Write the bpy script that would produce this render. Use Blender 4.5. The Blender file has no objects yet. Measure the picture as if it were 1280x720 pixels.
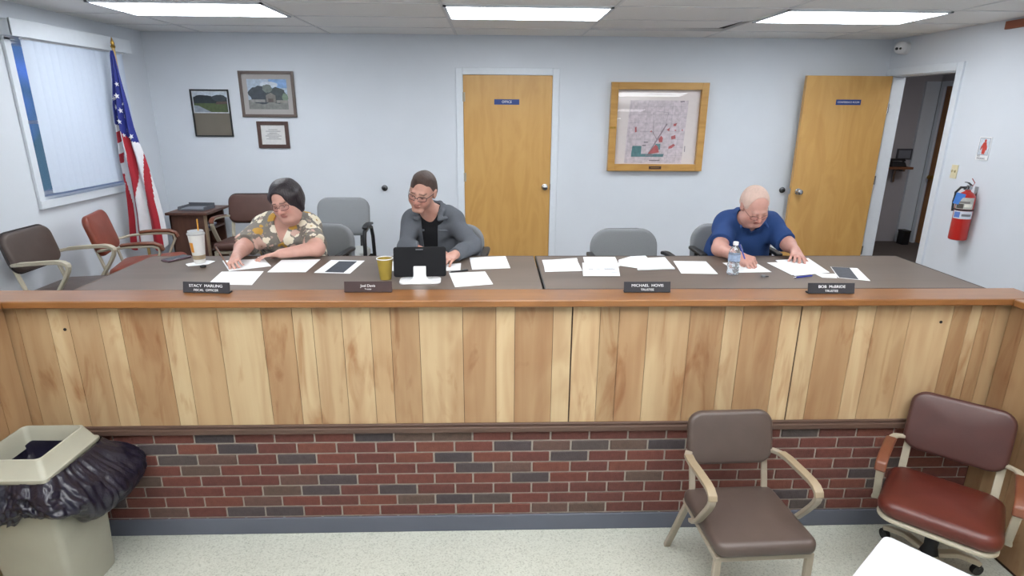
import bpy, bmesh, math, random
import numpy as np
from mathutils import Vector, Matrix

random.seed(7)
PI = math.pi
sc = bpy.context.scene
C = sc.collection
R = math.radians

# ------------------------------------------------------------------ materials
def lin(h):
    h = h.lstrip('#')
    v = [int(h[i:i+2], 16)/255 for i in (0, 2, 4)]
    return tuple((c/12.92 if c <= .04045 else ((c+.055)/1.055)**2.4) for c in v) + (1,)

MATS = {}
def mat(name, col, rough=.6, metal=0., var=.06, scale=30., bump=0., bscale=200., spec=.5, emit=None, estr=0., alpha=None, trans=0., stretch=None, coat=0.):
    """a plain surface with a little procedural mottling and optional bump"""
    if name in MATS: return MATS[name]
    m = bpy.data.materials.new(name); m.use_nodes = True
    nt = m.node_tree; N = nt.nodes; Lk = nt.links
    b = N['Principled BSDF']
    b.inputs['Roughness'].default_value = rough
    b.inputs['Metallic'].default_value = metal
    b.inputs['Specular IOR Level'].default_value = spec
    b.inputs['Coat Weight'].default_value = coat
    tc = N.new('ShaderNodeTexCoord')
    src = tc.outputs['Object']
    if stretch:
        mp = N.new('ShaderNodeMapping'); mp.inputs['Scale'].default_value = stretch
        Lk.new(src, mp.inputs['Vector']); src = mp.outputs['Vector']
    if col == 'ATTR':
        a = N.new('ShaderNodeAttribute'); a.attribute_name = 'Col'; base = a.outputs['Color']
    else:
        rgb = N.new('ShaderNodeRGB'); rgb.outputs[0].default_value = lin(col); base = rgb.outputs[0]
    n = N.new('ShaderNodeTexNoise'); n.inputs['Scale'].default_value = scale; n.inputs['Detail'].default_value = 4
    Lk.new(src, n.inputs['Vector'])
    mr = N.new('ShaderNodeMapRange'); mr.inputs['From Min'].default_value = .25; mr.inputs['From Max'].default_value = .75
    mr.inputs['To Min'].default_value = 1-var; mr.inputs['To Max'].default_value = 1+var
    Lk.new(n.outputs['Fac'], mr.inputs['Value'])
    mx = N.new('ShaderNodeMix'); mx.data_type = 'RGBA'; mx.blend_type = 'MULTIPLY'; mx.inputs['Factor'].default_value = 1
    Lk.new(base, mx.inputs['A']); Lk.new(mr.outputs['Result'], mx.inputs['B'])
    Lk.new(mx.outputs['Result'], b.inputs['Base Color'])
    if bump:
        n2 = N.new('ShaderNodeTexNoise'); n2.inputs['Scale'].default_value = bscale; n2.inputs['Detail'].default_value = 3
        Lk.new(src, n2.inputs['Vector'])
        bp = N.new('ShaderNodeBump'); bp.inputs['Strength'].default_value = bump; bp.inputs['Distance'].default_value = .01
        Lk.new(n2.outputs['Fac'], bp.inputs['Height']); Lk.new(bp.outputs['Normal'], b.inputs['Normal'])
    if emit:
        b.inputs['Emission Color'].default_value = lin(emit); b.inputs['Emission Strength'].default_value = estr
    if trans:
        b.inputs['Transmission Weight'].default_value = trans; b.inputs['IOR'].default_value = 1.33
    MATS[name] = m
    return m

def wood_mat(name, base, dark, axis='Z', scale=6., rough=.45, contrast=1., attr=False, coat=0., figure=2.2, spec=.5):
    """procedural veneer: long grain along one axis, soft cathedral figure"""
    if name in MATS: return MATS[name]
    m = bpy.data.materials.new(name); m.use_nodes = True
    nt = m.node_tree; N = nt.nodes; Lk = nt.links; b = N['Principled BSDF']
    b.inputs['Roughness'].default_value = rough; b.inputs['Coat Weight'].default_value = coat; b.inputs['Coat Roughness'].default_value = .25
    b.inputs['Specular IOR Level'].default_value = spec
    tc = N.new('ShaderNodeTexCoord')
    def mapped(sl, sc_):
        mp = N.new('ShaderNodeMapping')
        s = {'X': (sl, sc_, sc_), 'Y': (sc_, sl, sc_), 'Z': (sc_, sc_, sl)}[axis]
        mp.inputs['Scale'].default_value = s
        Lk.new(tc.outputs['Object'], mp.inputs['Vector']); return mp.outputs['Vector']
    n1 = N.new('ShaderNodeTexNoise'); n1.inputs['Scale'].default_value = scale; n1.inputs['Detail'].default_value = 6; n1.inputs['Distortion'].default_value = .6
    Lk.new(mapped(.12, 2.6), n1.inputs['Vector'])
    n2 = N.new('ShaderNodeTexNoise'); n2.inputs['Scale'].default_value = figure; n2.inputs['Detail'].default_value = 3; n2.inputs['Distortion'].default_value = 1.2
    Lk.new(mapped(.6, 2.2), n2.inputs['Vector'])
    w = N.new('ShaderNodeMath'); w.operation = 'MULTIPLY'; w.inputs[1].default_value = 22
    Lk.new(n2.outputs['Fac'], w.inputs[0])
    fr = N.new('ShaderNodeMath'); fr.operation = 'SINE'; Lk.new(w.outputs[0], fr.inputs[0])
    ma = N.new('ShaderNodeMath'); ma.operation = 'MULTIPLY_ADD'; ma.inputs[1].default_value = .13; Lk.new(fr.outputs[0], ma.inputs[0]); Lk.new(n1.outputs['Fac'], ma.inputs[2])
    mr = N.new('ShaderNodeMapRange'); mr.inputs['From Min'].default_value = .25; mr.inputs['From Max'].default_value = .8
    mr.inputs['To Min'].default_value = 0; mr.inputs['To Max'].default_value = contrast; Lk.new(ma.outputs[0], mr.inputs['Value'])
    mx = N.new('ShaderNodeMix'); mx.data_type = 'RGBA'
    if attr:
        a = N.new('ShaderNodeAttribute'); a.attribute_name = 'Col'
        Lk.new(a.outputs['Color'], mx.inputs['A'])
        d = N.new('ShaderNodeMix'); d.data_type = 'RGBA'; d.blend_type = 'MULTIPLY'; d.inputs['Factor'].default_value = 1
        Lk.new(a.outputs['Color'], d.inputs['A']); d.inputs['B'].default_value = lin(dark)
        Lk.new(d.outputs['Result'], mx.inputs['B'])
    else:
        mx.inputs['A'].default_value = lin(base); mx.inputs['B'].default_value = lin(dark)
    Lk.new(mr.outputs['Result'], mx.inputs['Factor'])
    res = mx.outputs['Result']
    if attr:
        n3 = N.new('ShaderNodeTexNoise'); n3.inputs['Scale'].default_value = 2.4; n3.inputs['Detail'].default_value = 5; n3.inputs['Distortion'].default_value = 1.5
        Lk.new(mapped(.75, 3.2), n3.inputs['Vector'])
        r3 = N.new('ShaderNodeMapRange'); r3.inputs['From Min'].default_value = .56; r3.inputs['From Max'].default_value = .74; r3.inputs['To Max'].default_value = .75; Lk.new(n3.outputs['Fac'], r3.inputs['Value'])
        m3 = N.new('ShaderNodeMix'); m3.data_type = 'RGBA'; m3.blend_type = 'MULTIPLY'; m3.inputs['B'].default_value = lin('#c9a07c')
        Lk.new(r3.outputs['Result'], m3.inputs['Factor']); Lk.new(res, m3.inputs['A']); res = m3.outputs['Result']
    Lk.new(res, b.inputs['Base Color'])
    MATS[name] = m
    return m

def emis(name, col, strength):
    if name in MATS: return MATS[name]
    m = bpy.data.materials.new(name); m.use_nodes = True
    b = m.node_tree.nodes['Principled BSDF']
    b.inputs['Base Color'].default_value = lin(col)
    b.inputs['Emission Color'].default_value = lin(col); b.inputs['Emission Strength'].default_value = strength
    MATS[name] = m
    return m

def glass_mat(name, tint='#ffffff', rough=.0, refl=.12):
    """thin clear pane: see-through with a mirror share"""
    if name in MATS: return MATS[name]
    m = bpy.data.materials.new(name); m.use_nodes = True
    N = m.node_tree.nodes; Lk = m.node_tree.links
    out = N['Material Output']; N.remove(N['Principled BSDF'])
    t = N.new('ShaderNodeBsdfTransparent'); t.inputs[0].default_value = lin(tint)
    g = N.new('ShaderNodeBsdfGlossy'); g.inputs['Roughness'].default_value = rough
    f = N.new('ShaderNodeLayerWeight'); f.inputs['Blend'].default_value = .5
    pw = N.new('ShaderNodeMath'); pw.operation = 'POWER'; pw.inputs[1].default_value = 5; Lk.new(f.outputs['Facing'], pw.inputs[0])
    a = N.new('ShaderNodeMath'); a.operation = 'MULTIPLY_ADD'; a.inputs[1].default_value = .8; a.inputs[2].default_value = refl
    a.use_clamp = True
    Lk.new(pw.outputs[0], a.inputs[0])
    mx = N.new('ShaderNodeMixShader'); Lk.new(a.outputs[0], mx.inputs[0]); Lk.new(t.outputs[0], mx.inputs[1]); Lk.new(g.outputs[0], mx.inputs[2])
    Lk.new(mx.outputs[0], out.inputs[0])
    MATS[name] = m
    return m

# ------------------------------------------------------------------ mesh builder
class MB:
    def __init__(s): s.v = []; s.f = []; s.mi = []; s.col = []; s.cur = 0; s.cc = (1, 1, 1, 1)
    def add(s, vs, fs):
        o = len(s.v); s.v += [tuple(map(float, p)) for p in vs]
        for f in fs:
            s.f.append(tuple(i+o for i in f)); s.mi.append(s.cur); s.col.append(s.cc)
        return s
    def use(s, i=0, col=None):
        s.cur = i
        if col is not None: s.cc = lin(col) if isinstance(col, str) else tuple(col)
        return s
    def box(s, c, d, rot=None, taper=1.):
        x, y, z = [k/2 for k in d]; vs = []
        for sz in (-1, 1):
            t = taper if sz > 0 else 1
            for sx, sy in ((-1, -1), (1, -1), (1, 1), (-1, 1)): vs.append(Vector((sx*x*t, sy*y*t, sz*z)))
        if rot is not None: vs = [rot @ p for p in vs]
        c = Vector(c)
        return s.add([p+c for p in vs], [(3, 2, 1, 0), (4, 5, 6, 7), (0, 1, 5, 4), (1, 2, 6, 5), (2, 3, 7, 6), (3, 0, 4, 7)])
    def b2(s, lo, hi):
        return s.box([(a+b)/2 for a, b in zip(lo, hi)], [abs(b-a) for a, b in zip(lo, hi)])
    def loft(s, rings, cap0=True, cap1=True, closed=True):
        n = len(rings[0]); vs = [p for r in rings for p in r]; fs = []
        for i in range(len(rings)-1):
            for j in range(n if closed else n-1):
                k = (j+1) % n
                fs.append((i*n+j, i*n+k, (i+1)*n+k, (i+1)*n+j))
        if cap0: fs.append(tuple(range(n-1, -1, -1)))
        if cap1: fs.append(tuple((len(rings)-1)*n+j for j in range(n)))
        return s.add(vs, fs)
    def lathe(s, prof, c=(0, 0, 0), n=24, axis='Z', cap0=True, cap1=True):
        rings = []
        for r, h in prof:
            ring = []
            for i in range(n):
                a = 2*PI*i/n; p = (r*math.cos(a), r*math.sin(a), h)
                if axis == 'Y': p = (p[0], -h, p[1])
                if axis == 'X': p = (h, p[0], p[1])
                ring.append((p[0]+c[0], p[1]+c[1], p[2]+c[2]))
            rings.append(ring)
        return s.loft(rings, cap0, cap1)
    def bar(s, path, w, t, up=(0, 0, 1), round_=False, n=10, side=None):
        """sweep a flat (w x t) or round section along a path"""
        P = [Vector(p) for p in path]; rings = []; up = Vector(up)
        for i, p in enumerate(P):
            d = ((P[min(i+1, len(P)-1)]-P[max(i-1, 0)])).normalized()
            a = d.cross(up)
            if a.length < 1e-4: a = d.cross(Vector((0, 1, 0)))
            if side is not None: a = Vector(side)-d*d.dot(Vector(side))
            a.normalize(); b = a.cross(d).normalized()
            if round_:
                rings.append([p+a*(w/2*math.cos(2*PI*k/n))+b*(t/2*math.sin(2*PI*k/n)) for k in range(n)])
            else:
                rings.append([p+a*w/2*x+b*t/2*y for x, y in ((-1, -1), (1, -1), (1, 1), (-1, 1))])
        return s.loft(rings)
    def tube(s, path, r, n=10): return s.bar(path, 2*r, 2*r, round_=True, n=n)
    def cyl(s, a, b, r, r2=None, n=16):
        a, b = Vector(a), Vector(b); d = (b-a).normalized()
        u = d.orthogonal().normalized(); w = d.cross(u); r2 = r if r2 is None else r2
        return s.loft([[a+(u*math.cos(2*PI*k/n)+w*math.sin(2*PI*k/n))*r for k in range(n)],
                       [b+(u*math.cos(2*PI*k/n)+w*math.sin(2*PI*k/n))*r2 for k in range(n)]])
    def sphere(s, c, r, n=14, m=8, sq=(1, 1, 1)):
        prof = []
        rings = []
        for i in range(1, m):
            a = -PI/2+PI*i/m
            rings.append([(c[0]+r*sq[0]*math.cos(a)*math.cos(2*PI*k/n), c[1]+r*sq[1]*math.cos(a)*math.sin(2*PI*k/n), c[2]+r*sq[2]*math.sin(a)) for k in range(n)])
        return s.loft(rings)
    def prism(s, poly, z0, z1):
        n = len(poly)
        return s.loft([[(x, y, z0) for x, y in poly], [(x, y, z1) for x, y in poly]])
    def cushion(s, w, d, h, rc=.05, re=.02, crown=.01, M=None, n=6, front=0.):
        """upholstered pad: rounded outline w x d, rounded edges, crowned faces; centred, thickness along z"""
        def outline(ins):
            pts = []; r = max(rc-ins, .004); hx, hy = w/2-ins, d/2-ins
            for cx, cy, a0 in ((hx-r, hy-r, 0), (-hx+r, hy-r, 90), (-hx+r, -hy+r, 180), (hx-r, -hy+r, 270)):
                for k in range(n+1):
                    a = R(a0+90*k/n); pts.append((cx+r*math.cos(a), cy+r*math.sin(a)))
            return pts
        lev = []
        for k in range(5):
            a = PI/2*k/4; lev.append((re*(1-math.sin(a)), -h/2+re*(1-math.cos(a))))
        for k in range(5):
            a = PI/2*k/4; lev.append((re*(1-math.cos(a)), h/2-re+re*math.sin(a)))
        rings = [[(x, y, z) for x, y in outline(i)] for i, z in lev]
        top = outline(re)
        for q in (.85, .6, .3):
            rings.append([(x*q, y*q, h/2+crown*(1-q*q)) for x, y in top])
        bot = outline(re); pre = []
        for q in (.3, .6, .85): pre.append([(x*q, y*q, -h/2-crown*.4*(1-q*q)) for x, y in bot])
        rings = pre+rings
        if M is not None: rings = [[M @ Vector(p) for p in r] for r in rings]
        return s.loft(rings)
    def obj(s, name, mats, parent=None, smooth=True, bevel=0, segs=2, loc=None, sharp=35):
        me = bpy.data.meshes.new(name); me.from_pydata(s.v, [], s.f)
        for m in (mats if isinstance(mats, (list, tuple)) else [mats]): me.materials.append(m)
        me.polygons.foreach_set('material_index', s.mi)
        at = me.color_attributes.new('Col', 'FLOAT_COLOR', 'CORNER')
        data = []
        for p, c in zip(me.polygons, s.col): data += list(c)*p.loop_total
        at.data.foreach_set('color', data)
        me.validate(); 
        bm = bmesh.new(); bm.from_mesh(me); bmesh.ops.recalc_face_normals(bm, faces=bm.faces); bm.to_mesh(me); bm.free()
        if smooth:
            me.polygons.foreach_set('use_smooth', [True]*len(me.polygons)); me.set_sharp_from_angle(angle=R(sharp))
        o = bpy.data.objects.new(name, me); C.objects.link(o)
        if parent: o.parent = parent
        if loc: o.location = loc
        if bevel:
            b = o.modifiers.new('bevel', 'BEVEL'); b.width = bevel; b.segments = segs; b.limit_method = 'ANGLE'; b.angle_limit = R(40)
        return o

def tag(o, label=None, cat=None, group=None, kind=None):
    if label: o['label'] = label
    if cat: o['category'] = cat
    if group: o['group'] = group
    if kind: o['kind'] = kind
    return o
def thing(name, label, cat, loc=(0, 0, 0), rz=0, group=None):
    o = bpy.data.objects.new(name, None); o.empty_display_size = .1; C.objects.link(o)
    o.location = loc; o.rotation_euler = (0, 0, rz)
    return tag(o, label, cat, group)
def struct(o): o['kind'] = 'structure'; return o
def text(name, s, size, m, parent, loc, rot=(PI/2, 0, 0), align='CENTER', sx=1., ext=.0004):
    cu = bpy.data.curves.new(name, 'FONT'); cu.body = s; cu.size = size; cu.align_x = align; cu.align_y = 'CENTER'; cu.extrude = ext
    cu.materials.append(m)
    f_ = bpy.data.objects.new(name, cu); C.objects.link(f_)
    me = bpy.data.meshes.new_from_object(f_.evaluated_get(bpy.context.evaluated_depsgraph_get()))
    bpy.data.objects.remove(f_); bpy.data.curves.remove(cu)
    o = bpy.data.objects.new(name, me); C.objects.link(o); o.parent = parent; o.location = loc; o.rotation_euler = rot; o.scale = (sx, 1, 1)
    return o
def copy_tree(o, parent=None):
    c = o.copy(); C.objects.link(c)
    if parent: c.parent = parent
    for ch in list(o.children): copy_tree(ch, c)
    return c
def rotm(axis, deg): return Matrix.Rotation(R(deg), 3, axis)

# ------------------------------------------------------------------ dimensions (metres; z=0 is the raised platform floor)
FZ = -.644            # audience floor
BY = 6.25             # back wall
XL, XR = -3.40, 4.03  # side walls
CZ = 2.38             # ceiling
FY = 2.85             # face of the panelled counter front
TZ = .76              # table top
WL, WR = -2.44, 2.72  # inner faces of the counter wings
HALL = -12.

M_wall = mat('painted wall', '#d5dbe2', .75, var=.025, scale=2.5, bump=.03, bscale=120, spec=.25)
M_trimw = mat('white trim paint', '#d9e0e7', .5, var=.02)
M_ceil = mat('ceiling tile', '#eeeeec', .9, var=.02, scale=60, bump=.06, bscale=160, spec=.1)
M_grid = mat('ceiling grid', '#dcdddd', .6, var=.02)
M_dark = mat('dark void', '#2a2928', .9)
M_black = mat('black plastic', '#17181b', .45, var=.1)
M_blackm = mat('matte black', '#111217', .7, var=.1)
M_steel = mat('bright steel', '#b9bbbe', .25, metal=1., var=.04)
M_brass = mat('brass', '#b08c45', .3, metal=1., var=.05)
M_white = mat('white plastic', '#e6e8ea', .45, var=.02)
M_paper = mat('paper', '#eef1f4', .85, var=.01, spec=.2)
M_ink = mat('printed ink', '#585c66', .8)
M_tan = mat('beige enamel', '#968c7d', .45, var=.05)
M_cream = mat('cream enamel', '#aba492', .45, var=.05)
M_brownv = mat('brown vinyl', '#4f433e', .42, var=.08, scale=12, bump=.08, bscale=350)
M_redv = mat('oxblood vinyl', '#55241c', .36, var=.14, scale=10, bump=.08, bscale=300)
M_graycl = mat('grey upholstery', '#83868a', .9, var=.07, scale=250, bump=.15, bscale=500, spec=.2)
M_doorw = wood_mat('birch door veneer', '#cba05e', '#bb8d4b', 'Z', 3.2, .4, .85, coat=.15)
M_panel = wood_mat('wood panelling', '#c5a071', '#c29a80', 'Z', 5., .5, .55, attr=True, figure=1.6)
M_ledge = wood_mat('stained ledge', '#8d5f35', '#7a4f2b', 'X', 5., .3, .9, coat=.35)
M_dtrim = wood_mat('dark stained trim', '#5a453b', '#4a372f', 'X', 5., .5, .8)
M_table = wood_mat('table laminate', '#675a51', '#5a4e45', 'X', 3.5, .42, .8, figure=1.)
M_oakfr = wood_mat('oak frame', '#c69a55', '#ab7c3a', 'X', 6., .4, .8)
M_walnut = wood_mat('walnut', '#5e4034', '#4a3028', 'Z', 6., .45, .9)
M_armw = wood_mat('stained arm wood', '#70402a', '#5b3220', 'Y', 8., .4, .8)

# ------------------------------------------------------------------ room shell
def shell():
    T = .12
    b = MB()   # back wall with opening for the centre door
    dx0, dx1, dz = -.312, .612, 2.022
    b.b2((XL-T, BY, -.1), (dx0, BY+T, CZ+.2)); b.b2((dx1, BY, -.1), (XR+T, BY+T, CZ+.2)); b.b2((dx0, BY, dz), (dx1, BY+T, CZ+.2))
    b.b2((dx0, BY+T, -.1), (dx1, BY+T+.02, dz))
    struct(b.obj('wall_back', M_wall, smooth=False))
    b = MB()   # left wall with window opening
    y0, y1, z0, z1 = 4.55, 5.72, 1.0, 2.12
    b.b2((XL-T, HALL, FZ-.1), (XL, y0, CZ+.2)); b.b2((XL-T, y1, FZ-.1), (XL, BY+T, CZ+.2))
    b.b2((XL-T, y0, FZ-.1), (XL, y1, z0)); b.b2((XL-T, y0, z1), (XL, y1, CZ+.2))
    struct(b.obj('wall_left', M_wall, smooth=False))
    b = MB()   # right wall with doorway
    y0, y1, z1 = 5.30, 6.16, 2.035
    b.b2((XR, HALL, FZ-.1), (XR+T, y0, CZ+.2)); b.b2((XR, y1, FZ-.1), (XR+T, BY+T, CZ+.2)); b.b2((XR, y0, z1), (XR+T, y1, CZ+.2))
    struct(b.obj('wall_right', M_wall, smooth=False))
    b = MB(); b.b2((XL-T, HALL-T, FZ-.1), (XR+T, HALL, CZ+.2)); struct(b.obj('wall_front', M_wall, smooth=False))
    # hallway beyond the doorway
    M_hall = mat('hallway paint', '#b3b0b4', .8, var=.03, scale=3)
    b = MB(); b.b2((XR+T, 7.7, 0), (5.8, 7.8, CZ)); b.b2((5.68, 4.2, 0), (5.78, 6.66, CZ)); b.b2((5.68, 7.62, 0), (5.78, 7.7, CZ)); b.b2((5.68, 6.66, 2.03), (5.78, 7.62, CZ))
    b.b2((XR+T, 4.1, 0), (5.8, 4.2, CZ)); b.b2((XR+.01, BY+T, 0), (XR+T, 7.7, CZ)); b.b2((XR+T, 4.1, CZ), (5.8, 7.8, CZ+.05))
    struct(b.obj('wall_hallway', M_hall, smooth=False))
    # floors
    m = bpy.data.materials.new('terrazzo tile'); m.use_nodes = True; N = m.node_tree.nodes; Lk = m.node_tree.links; P = N['Principled BSDF']
    tc = N.new('ShaderNodeTexCoord'); vo = N.new('ShaderNodeTexVoronoi'); vo.inputs['Scale'].default_value = 150; Lk.new(tc.outputs['Object'], vo.inputs['Vector'])
    sp = N.new('ShaderNodeSeparateColor'); Lk.new(vo.outputs['Color'], sp.inputs[0])
    cr = N.new('ShaderNodeValToRGB'); e = cr.color_ramp.elements; e[0].position = 0; e[0].color = lin('#9fa298'); e[1].position = .35; e[1].color = lin('#b6b9af')
    q = e.new(.12); q.color = lin('#adb0a6'); q = e.new(.9); q.color = lin('#bfc2b8'); Lk.new(sp.outputs[0], cr.inputs[0])
    n = N.new('ShaderNodeTexNoise'); n.inputs['Scale'].default_value = 2.5; Lk.new(tc.outputs['Object'], n.inputs['Vector'])
    mr = N.new('ShaderNodeMapRange'); mr.inputs['To Min'].default_value = .9; mr.inputs['To Max'].default_value = 1.08; Lk.new(n.outputs['Fac'], mr.inputs[0])
    mx = N.new('ShaderNodeMix'); mx.data_type = 'RGBA'; mx.blend_type = 'MULTIPLY'; mx.inputs['Factor'].default_value = 1
    Lk.new(cr.outputs[0], mx.inputs['A']); Lk.new(mr.outputs[0], mx.inputs['B']); Lk.new(mx.outputs['Result'], P.inputs['Base Color']); P.inputs['Roughness'].default_value = .35
    b = MB(); b.b2((XL-T, HALL, FZ-.1), (XR+T, FY+.1, FZ)); struct(b.obj('floor', m, smooth=False))
    M_car = mat('platform floor', '#5b524d', .8, var=.12, scale=80, bump=.1, bscale=300)
    b = MB(); b.b2((XL-T, FY+.12, -.1), (XR+T, BY+T, 0)); b.b2((XR+T, 4.1, -.1), (5.8, 7.8, 0)); struct(b.obj('floor_platform', M_car, smooth=False))
    # ceiling: lay-in tiles with one cell open for the slipped tile
    b = MB(); gx = [XL-T, -2.82, -1.59, -.36, .87, 2.10, 3.33, XR+T]; gy = [HALL]+[round(4.49+.625*k-.625*26, 3) for k in range(0, 29)]+[BY+T]
    gy = sorted(g for g in gy if HALL <= g <= BY+T)
    for i in range(len(gx)-1):
        for j in range(len(gy)-1):
            if abs(gx[i]-.87) < .01 and abs(gy[j]-5.115) < .02: continue
            b.b2((gx[i], gy[j], CZ), (gx[i+1], gy[j+1], CZ+.02))
    ce = struct(b.obj('ceiling', M_ceil, smooth=False))
    g = MB()
    for x in gx[1:-1]: g.b2((x-.012, HALL, CZ-.004), (x+.012, BY, CZ-.0005))
    for y in gy[1:-1]: g.b2((XL, y-.012, CZ-.005), (XR, y+.012, CZ-.0007))
    g.obj('grid', M_grid, ce, smooth=False)
    g = MB(); g.b2((.8, 5.05, CZ+.021), (2.2, 5.85, CZ+.22)); v = g.obj('gap_shade', M_dark, ce, smooth=False)  # solid dark box, the darkness of the gap is put into its colour
    t = MB(); w, d = 1.2, .6
    rot = rotm('Z', 0) 
    t.add([(.885, 5.125, CZ+.012), (2.085, 5.115, CZ+.012), (2.02, 5.655, CZ+.012), (.885, 5.725, CZ+.012),
           (.885, 5.125, CZ+.028), (2.085, 5.115, CZ+.028), (2.02, 5.655, CZ+.028), (.885, 5.725, CZ+.028)],
          [(3, 2, 1, 0), (4, 5, 6, 7), (0, 1, 5, 4), (1, 2, 6, 5), (2, 3, 7, 6), (3, 0, 4, 7)])
    tag(t.obj('ceiling_tile', M_ceil, smooth=False), 'slipped ceiling tile leaving a dark gap beside the right ceiling light', 'ceiling tile')
    # baseboards
    b = MB(); b.b2((XL, BY-.012, 0), (-.37, BY, .1)); b.b2((.66, BY-.012, 0), (XR, BY, .1)); struct(b.obj('baseboard_back', M_blackm, smooth=False))
    # window
    w = MB()
    y0, y1, z0, z1 = 4.55, 5.72, 1.0, 2.12
    for a in (((XL, y0-.06, z0-.06), (XL+.022, y0, z1+.02)), ((XL, y1, z0-.06), (XL+.022, y1+.06, z1+.02)), ((XL, y0-.06, z0-.065), (XL+.03, y1+.06, z0)), ((XL, y0-.06, z1), (XL+.022, y1+.06, z1+.05))): w.b2(*a)
    for a in (((XL-.11, y0, z0), (XL, y0+.02, z1)), ((XL-.11, y1-.02, z0), (XL, y1, z1)), ((XL-.11, y0, z0), (XL, y1, z0+.02)), ((XL-.11, y0, z1-.02), (XL, y1, z1))): w.b2(*a)
    wo = struct(w.obj('window_1', M_trimw, smooth=False, bevel=.004))
    s = MB()
    ym = (y0+y1)/2
    for a in (((XL-.1, y0+.02, z0+.02), (XL-.07, y0+.045, z1-.02)), ((XL-.1, y1-.06, z0+.02), (XL-.07, y1-.02, z1-.02)), ((XL-.1, ym-.02, z0+.02), (XL-.07, ym+.02, z1-.02)), ((XL-.1, y0+.02, z0+.02), (XL-.07, y1-.02, z0+.05)), ((XL-.1, y0+.02, 1.55), (XL-.07, y1-.02, 1.575))): s.b2(*a)
    s.obj('sash', M_white, wo, smooth=False)
    p = MB(); p.add([(XL-.086, y0+.02, z0+.02), (XL-.086, y1-.02, z0+.02), (XL-.086, y1-.02, z1-.02), (XL-.086, y0+.02, z1-.02)], [(0, 1, 2, 3)]); p.obj('pane', glass_mat('window glass', refl=.04), wo, smooth=False)
    # door 1 (closed, centre of the back wall)
    d = MB(); d.b2((-.3, BY-.005, .01), (.6, BY+.04, 2.01)); do = struct(d.obj('door_1', M_doorw, smooth=False))
    f = MB()
    f.b2((-.372, BY-.02, 0), (-.302, BY+.002, 2.08)); f.b2((.602, BY-.02, 0), (.672, BY+.002, 2.08)); f.b2((-.302, BY-.02, 2.012), (.602, BY+.002, 2.08))
    struct(f.obj('trim_1', M_trimw, smooth=False, bevel=.005))
    k = MB(); k.lathe([(.033, 0), (.033, .008), (.012, .012), (.012, .03), (.024, .036), (.029, .048), (.026, .062), (.012, .068)], (.545, BY-.005, .9), axis='Y'); k.obj('knob', M_steel, do)
    k = MB(); k.b2((.598, BY-.014, .87), (.604, BY+.01, .93)); k.obj('latch', M_steel, do, smooth=False)
    for z in (1.8, 1.0, .2):
        h = MB(); h.cyl((-.303, BY-.012, z-.045), (-.303, BY-.012, z+.045), .008); h.b2((-.315, BY-.012, z-.045), (-.28, BY-.006, z+.045)); h.obj('hinge', M_cream, do)
    # door 2 (open, folded back beside the right wall)
    d = MB(); d.b2((3.118, 6.088, .012), (3.983, 6.132, 2.025)); do2 = struct(d.obj('door_2', M_doorw, smooth=False))
    k = MB(); k.lathe([(.033, 0), (.033, .008), (.012, .012), (.012, .03), (.024, .036), (.029, .048), (.026, .062), (.012, .068)], (3.19, 6.09, .88), axis='Y'); k.obj('knob', M_steel, do2)
    k = MB(); k.lathe([(.033, 0), (.033, -.008), (.012, -.012), (.012, -.03), (.024, -.036), (.029, -.048), (.026, -.062), (.012, -.068)], (3.19, 6.134, .88), axis='Y'); k.obj('knob', M_steel, do2)
    k = MB(); k.b2((3.114, 6.098, .85), (3.119, 6.126, .91)); k.obj('latch', M_steel, do2, smooth=False)
    for z in (1.72, 1.0, .25):
        h = MB(); h.cyl((3.99, 6.09, z-.045), (3.99, 6.09, z+.045), .008); h.obj('hinge', M_steel, do2)
    f = MB()
    f.b2((XR-.02, 6.165, 0), (XR+.002, 6.24, 2.1)); f.b2((XR-.02, 5.225, 0), (XR+.002, 5.295, 2.1)); f.b2((XR, 5.28, 0), (XR+.13, 5.315, 2.035)); f.b2((XR-.02, 5.2955, 2.03), (XR+.002, 6.1645, 2.1)); f.b2((XR, 5.316, 2.02), (XR+.13, 6.149, 2.04)); f.b2((XR-.002, 6.15, 0), (XR+.13, 6.164, 2.03))
    struct(f.obj('trim_2', M_trimw, smooth=False, bevel=.005))
    # hallway door + casing
    M_hd = wood_mat('hall door wood', '#9a6a3c', '#7c5029', 'Z', 4, .5)
    d = MB(); d.b2((5.69, 6.70, .01), (5.73, 7.60, 2.0)); d3 = struct(d.obj('door_3', M_hd, smooth=False))
    k = MB(); k.lathe([(.03, 0), (.03, -.01), (.012, -.014), (.025, -.03), (.028, -.05), (.012, -.065)], (5.69, 7.53, .88), axis='X'); k.obj('knob', M_brass, d3)
    f = MB(); f.b2((5.655, 7.60, 0), (5.682, 7.66, 2.06)); f.b2((5.655, 6.62, 0), (5.682, 6.70, 2.06)); f.b2((5.655, 6.70, 2.0), (5.682, 7.60, 2.06)); f.b2((5.47, 7.67, 0), (5.655, 7.70, 2.06)); struct(f.obj('trim_3', M_trimw, smooth=False))
shell()

def door_sign(s, x0, x1, y, zc, label, size=.034):
    t = thing('door_sign', label, 'sign', ((x0+x1)/2, y, zc), 0, 'blue door signs')
    b = MB(); b.box((0, -.002, 0), (x1-x0, .004, .052)); b.obj('plate', mat('blue sign plastic', '#1f3c7c', .4), t, smooth=False)
    text('lettering', s, size, M_white, t, (0, -.0045, 0), sx=.92)
door_sign('OFFICE', .013, .267, BY-.005, 1.754, 'small blue sign reading OFFICE on the closed wooden door')
door_sign('CONFERENCE ROOM', 3.445, 3.70, 6.09, 1.774, 'small blue sign with small white lettering on the open wooden door', .025)

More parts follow.
